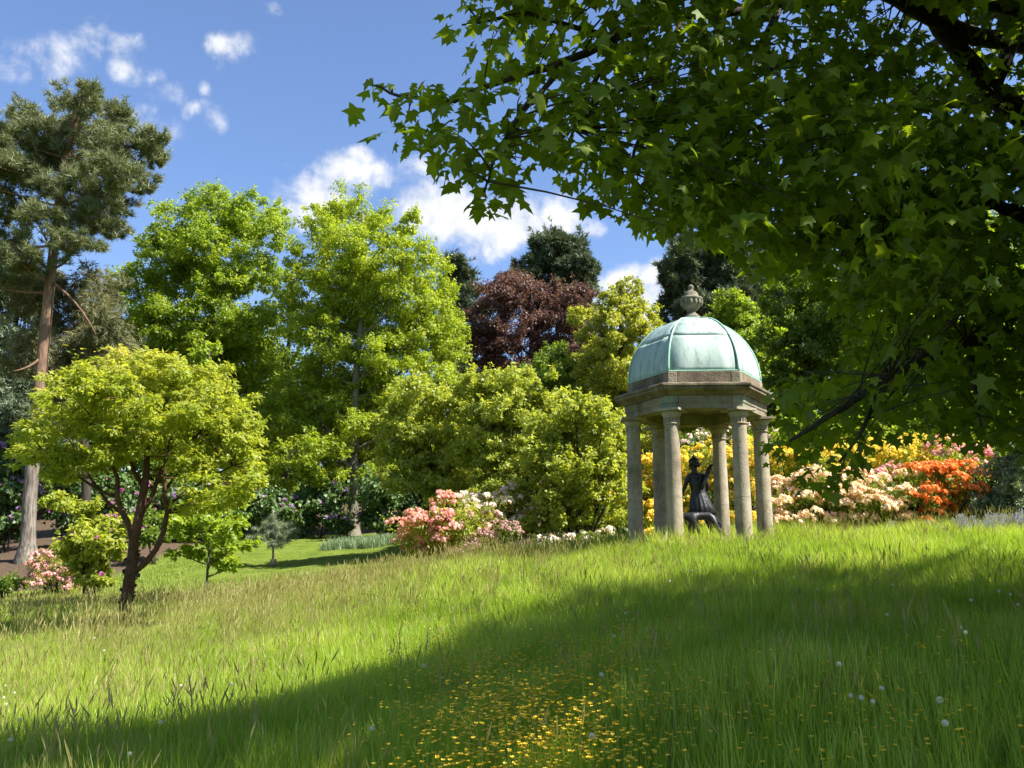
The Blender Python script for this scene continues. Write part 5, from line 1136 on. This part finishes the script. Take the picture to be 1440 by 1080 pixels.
def gn_scatter(name, label, cat, meshes, pts, scl, rot, pick):
    """places copies of small plants on points"""
    c = bpy.data.collections.new(name + '_kinds')
    for i, me in enumerate(meshes):
        o = bpy.data.objects.new('%s_kind_%02d' % (name, i), me); c.objects.link(o)
    me = bpy.data.meshes.new(name); me.vertices.add(len(pts)); me.vertices.foreach_set('co', np.asarray(pts, np.float32).ravel())
    a = me.attributes.new('scl', 'FLOAT', 'POINT'); a.data.foreach_set('value', np.asarray(scl, np.float32))
    a = me.attributes.new('rot', 'FLOAT_VECTOR', 'POINT'); a.data.foreach_set('vector', np.asarray(rot, np.float32).ravel())
    a = me.attributes.new('pick', 'INT', 'POINT'); a.data.foreach_set('value', np.asarray(pick, np.int32))
    o = link(name, me); tag(o, label, cat, kind='stuff')
    g = bpy.data.node_groups.new(name, 'GeometryNodeTree'); g.interface.new_socket('Geometry', in_out='INPUT', socket_type='NodeSocketGeometry'); g.interface.new_socket('Geometry', in_out='OUTPUT', socket_type='NodeSocketGeometry')
    gi = N(g, 'NodeGroupInput'); go = N(g, 'NodeGroupOutput'); ip = N(g, 'GeometryNodeInstanceOnPoints'); ci = N(g, 'GeometryNodeCollectionInfo')
    ci.inputs['Collection'].default_value = c; ci.inputs['Separate Children'].default_value = True; ci.inputs['Reset Children'].default_value = True
    def attr(nm, typ): n_ = N(g, 'GeometryNodeInputNamedAttribute', data_type=typ); n_.inputs['Name'].default_value = nm; return n_.outputs[0]
    L = g.links; L.new(gi.outputs[0], ip.inputs['Points']); L.new(ci.outputs[0], ip.inputs['Instance']); ip.inputs['Pick Instance'].default_value = True
    L.new(attr('pick', 'INT'), ip.inputs['Instance Index']); L.new(attr('rot', 'FLOAT_VECTOR'), ip.inputs['Rotation']); L.new(attr('scl', 'FLOAT'), ip.inputs['Scale']); L.new(ip.outputs[0], go.inputs[0])
    md = o.modifiers.new('scatter', 'NODES'); md.node_group = g
    return o
def wave(x, y, s, p=0.0):
    return (np.sin(x * s + p + 1.7 * np.sin(y * s * .7 + p)) * np.sin(y * s * 1.1 + 2.1 + 1.3 * np.sin(x * s * .6 + p * 2)) + 1) * .5
def sample_ground(n, y0, y1, power, marg=1.5, x_lo=None, x_hi=None):
    y = y0 + (y1 - y0) * rng.random(n) ** power
    x = rng.uniform(-1, 1, n) * (.60 * y + marg)
    return x, y
def rots(n, tilt): return np.c_[rng.normal(0, tilt, n), rng.normal(0, tilt, n), rng.uniform(0, 6.28, n)]
def clear_temple(x, y): return np.hypot(x - TC.x, y - TY) > 1.45
def build_grass():
    # long meadow
    tufts = [blade_mesh('tuft', 16, .14, .34, .0042, .085, .30, 100 + i, 'grass_blade', tlo=.0, thi=.75) for i in range(5)] + [blade_mesh('tuft', 12, .24, .46, .0040, .07, .30, 110 + i, 'grass_blade', tlo=.2, thi=1) for i in range(3)]
    tufts += [blade_mesh('tuft', 12, .12, .30, .004, .10, .95, 118 + i, 'grass_blade', tlo=.0, thi=1) for i in range(2)] + [blade_mesh('dry_tuft', 9, .14, .34, .0035, .11, .9, 120 + i, 'seed_grass') for i in range(2)] + [blade_mesh('broad_tuft', 7, .12, .22, .017, .09, .8, 122, 'grass_blade', tlo=0, thi=.4)]
    x, y = sample_ground(66000, 3.6, 22.5, .85)
    k = (y < meadow_far(x) + rng.normal(0, .25, len(x))) & clear_temple(x, y); x, y = x[k], y[k]
    s = .62 + .5 * wave(x, y, .9) + rng.normal(0, .12, len(x)); s = np.clip(s, .4, 1.35) * np.where(y < 9, 1.0, 1.0)
    s = s * (1 - .5 * np.interp(x, [-5, -1.5], [1, 0]) * np.interp(y, [9, 13], [0, 1])) * np.interp(x, [-7, -2], [.8, 1.0]); s = s * (1 + .45 * np.exp(-((np.hypot(x - TC.x, y - TY) - 1.8) / .7) ** 2))
    tall = wave(x, y, 1.7, 1.3) > .62
    pick = np.where(tall, rng.integers(5, 8, len(x)), rng.integers(0, 5, len(x)))
    q = rng.random(len(x)); pick = np.where(q < .14, rng.integers(8, 10, len(x)), pick); pick = np.where((q > .955) & (wave(x, y, 1.1, .4) > .35), rng.integers(10, 12, len(x)), pick); pick = np.where((q > .90) & (q < .915), 12, pick)
    gn_scatter('meadow_grass', 'long green meadow grass covering the slope below the temple', 'grass', tufts, np.c_[x, y, H(x, y)], s, rots(len(x), 1.0) * np.c_[.08 + .2 * wave(x, y, .8, 2.2), .08 + .2 * wave(x, y, .8, 2.2), np.ones(len(x))], pick)
    # pale seed heads, thickest along the crest on the left
    x, y = sample_ground(12000, 4.0, 21.5, .8)
    dens = .08 + .60 * np.exp(-((x + 2.5) / 4.0) ** 2) * (y > 12) + .25 * (x < -2) + .18 * (y > 15)
    k = (rng.random(len(x)) < dens) & (y < meadow_far(x)) & clear_temple(x, y); x, y = x[k], y[k]
    gn_scatter('seeding_grass', 'pale seeding grass stalks among the meadow grass', 'grass', [seed_stalk('stalk', 130 + i) for i in range(4)], np.c_[x, y, H(x, y)], rng.uniform(.55, 1.0, len(x)), rots(len(x), .14), rng.integers(0, 4, len(x)))
    # shorter grass and lawn beyond the crest
    x, y = sample_ground(52000, 19, 41, .9, 3)
    mown = (x > -9.5) & (y > 26)
    k = (y > meadow_far(x) - .3) & ~soil_mask(x, y) & clear_temple(x, y); x, y, mown = x[k], y[k], mown[k]
    gn_scatter('lawn_grass', 'short grass of the lawn below the oak', 'grass', [blade_mesh('lawn_tuft', 16, .06, .14, .006, .12, .35, 140 + i, 'lawn_blade') for i in range(4)], np.c_[x, y, H(x, y)], np.where(mown, rng.uniform(.25, .5, len(x)), rng.uniform(.6, 1.3, len(x))), rots(len(x), .1), rng.integers(0, 4, len(x)))
    # buttercups
    n = 5200; uu = rng.uniform(480, 1440, n); vv = rng.uniform(850, 1085, n)
    dens = np.exp(-((uu - 740) / 150) ** 2 - ((vv - 990) / 100) ** 2) * .62 + np.exp(-((uu - 850) / 70) ** 2 - ((vv - 930) / 35) ** 2) * .35 + np.exp(-((uu - 650) / 60) ** 2 - ((vv - 940) / 40) ** 2) * .35 + .02 + .5 * np.exp(-((uu - 720) / 120) ** 2 - ((vv - 1075) / 30) ** 2)
    dens *= .35 + 1.1 * wave(uu, vv, .045)
    k = rng.random(n) < dens * 1.25; uu, vv = uu[k], vv[k]
    # walk each sight line down to the ground
    X, Y_ = [], []
    yy = np.linspace(3.6, 20, 400)
    for a, b in zip(uu, vv):
        q = P(a, b, 1.0) - Vector((0, 0, EYE)); zz = EYE + q.z * yy; xx = q.x * yy
        j = np.argmax(zz < H(xx, yy) + .30); X.append(xx[j]); Y_.append(yy[j])
    X, Y_ = np.array(X), np.array(Y_)
    gn_scatter('buttercups', 'yellow buttercups scattered in the shaded meadow grass', 'flowers', [flower_mesh('buttercup', 150 + i, 'buttercup_petal') for i in range(5)], np.c_[X, Y_, H(X, Y_)], rng.uniform(.85, 1.15, len(X)), rots(len(X), .08), rng.integers(0, 5, len(X)))
    # bluebells at the right crest
    n = 200; X = rng.uniform(7.6, 10.8, n); Y_ = 17.6 + rng.normal(0, .6, n)
    k = rng.random(n) < np.clip((X - 7.6) / 2.4, .05, .9) * (.25 + .9 * wave(X, Y_, 3.0)); X, Y_ = X[k], Y_[k]
    gn_scatter('bluebells', 'bluebells in the grass at the foot of the grey-leaved shrub', 'flowers', [bell_mesh('bluebell', 160 + i) for i in range(4)], np.c_[X, Y_, H(X, Y_)], rng.uniform(.65, 1.05, len(X)), rots(len(X), .16), rng.integers(0, 4, len(X)))
    # strap leaves of bulbs on the lawn
    n = 500; c = P(515, 775, 33); X = c.x + rng.normal(0, .75, n); Y_ = 33 + rng.normal(0, .5, n)
    k = (np.abs(X - c.x) < 1.5) & (np.abs(Y_ - 33) < 1.1); X, Y_ = X[k], Y_[k]
    gn_scatter('bulb_leaves', 'patch of bluish strap leaves on the lawn before the oak', 'plants', [blade_mesh('strap_leaves', 14, .26, .42, .011, .12, .30, 170 + i, 'bulb_blade') for i in range(3)], np.c_[X, Y_, H(X, Y_)], rng.uniform(.8, 1.15, len(X)), rots(len(X), .1), rng.integers(0, 3, len(X)))
build_grass()

def build_dandelions():
    r_ = np.random.default_rng(77); V = []; F = []; T = []; mi = []
    for i in range(110):
        d = norm(r_.normal(size=3)); o = norm(np.cross(d, r_.normal(size=3))); p = np.cross(d, o); c = d * .021; w = .0045
        k = len(V); V += [d * .004 + o * .0005, d * .004 - o * .0005, c]; T += [.5] * 3; F.append((k, k + 1, k + 2)); mi.append(0)
        k = len(V); V += [c + o * w, c + p * w, c - o * w, c - p * w]; T += [r_.random()] * 4; F.append((k, k + 1, k + 2, k + 3)); mi.append(0)
    head = raw_mesh('seed_head', V, np.concatenate([np.array(f) for f in F]), [len(f) for f in F], T); head.materials.append(MATS['seed_head'])
    m = MB(); m.tube([(0, 0, -.34), (.008, .004, -.17), (0, 0, 0)], .0022, 5); stem = m.mesh('stem'); stem.materials.append(MATS['grass_blade'])
    a = stem.attributes.new('tint', 'FLOAT', 'POINT'); a.data.foreach_set('value', np.full(len(stem.vertices), .4, np.float32))
    spots = [(833, 1045), (596, 941), (846, 955), (523, 1032), (880, 866), (942, 820), (864, 899), (1240, 975), (1180, 941), (1255, 826), (1351, 888), (1248, 869), (1414, 825), (1432, 855), (1421, 840), (1172, 786), (1140, 788), (1300, 785), (1132, 808), (1085, 795), (973, 805), (1197, 986), (1212, 990), (1228, 994), (1330, 1028), (1358, 895), (1322, 992),
             (28, 1016), (15, 1046), (133, 900), (146, 918), (7, 968), (20, 978), (5, 985), (8, 995), (254, 968), (325, 966), (226, 1021), (277, 848), (182, 1066), (105, 1003), (1405, 835), (1366, 848), (1150, 832), (1060, 806)]
    yy = np.linspace(3.4, 21, 700); first = None
    for u, v in spots:
        q = P(u, v, 1.0) - Vector((0, 0, EYE)); zz = EYE + q.z * yy; xx = q.x * yy
        j = int(np.argmax(zz < H(xx, yy) + .34)); loc = Vector((xx[j], yy[j], gz(xx[j], yy[j]) + .36))
        base = loc - Vector((0, 0, .36))
        o = empty('dandelion_clock', base); where = 'in the sunlit grass below the small maple' if u < 400 else 'among the buttercups' if u < 900 else 'in the sunlit grass before the azaleas' if v < 830 else 'in the shaded grass at the lower right'
        tag(o, 'white dandelion seed head ' + where, 'dandelion', 'dandelion seed heads ' + where)
        s = random.uniform(.45, .68)
        h = link('seed_head', head, o, None, (0, 0, .36)); h.scale = (s, s, s); h.rotation_euler = (random.uniform(-.3, .3), random.uniform(-.3, .3), random.uniform(0, 6))
        link('stem', stem, o, None, (0, 0, .355))
build_dandelions()
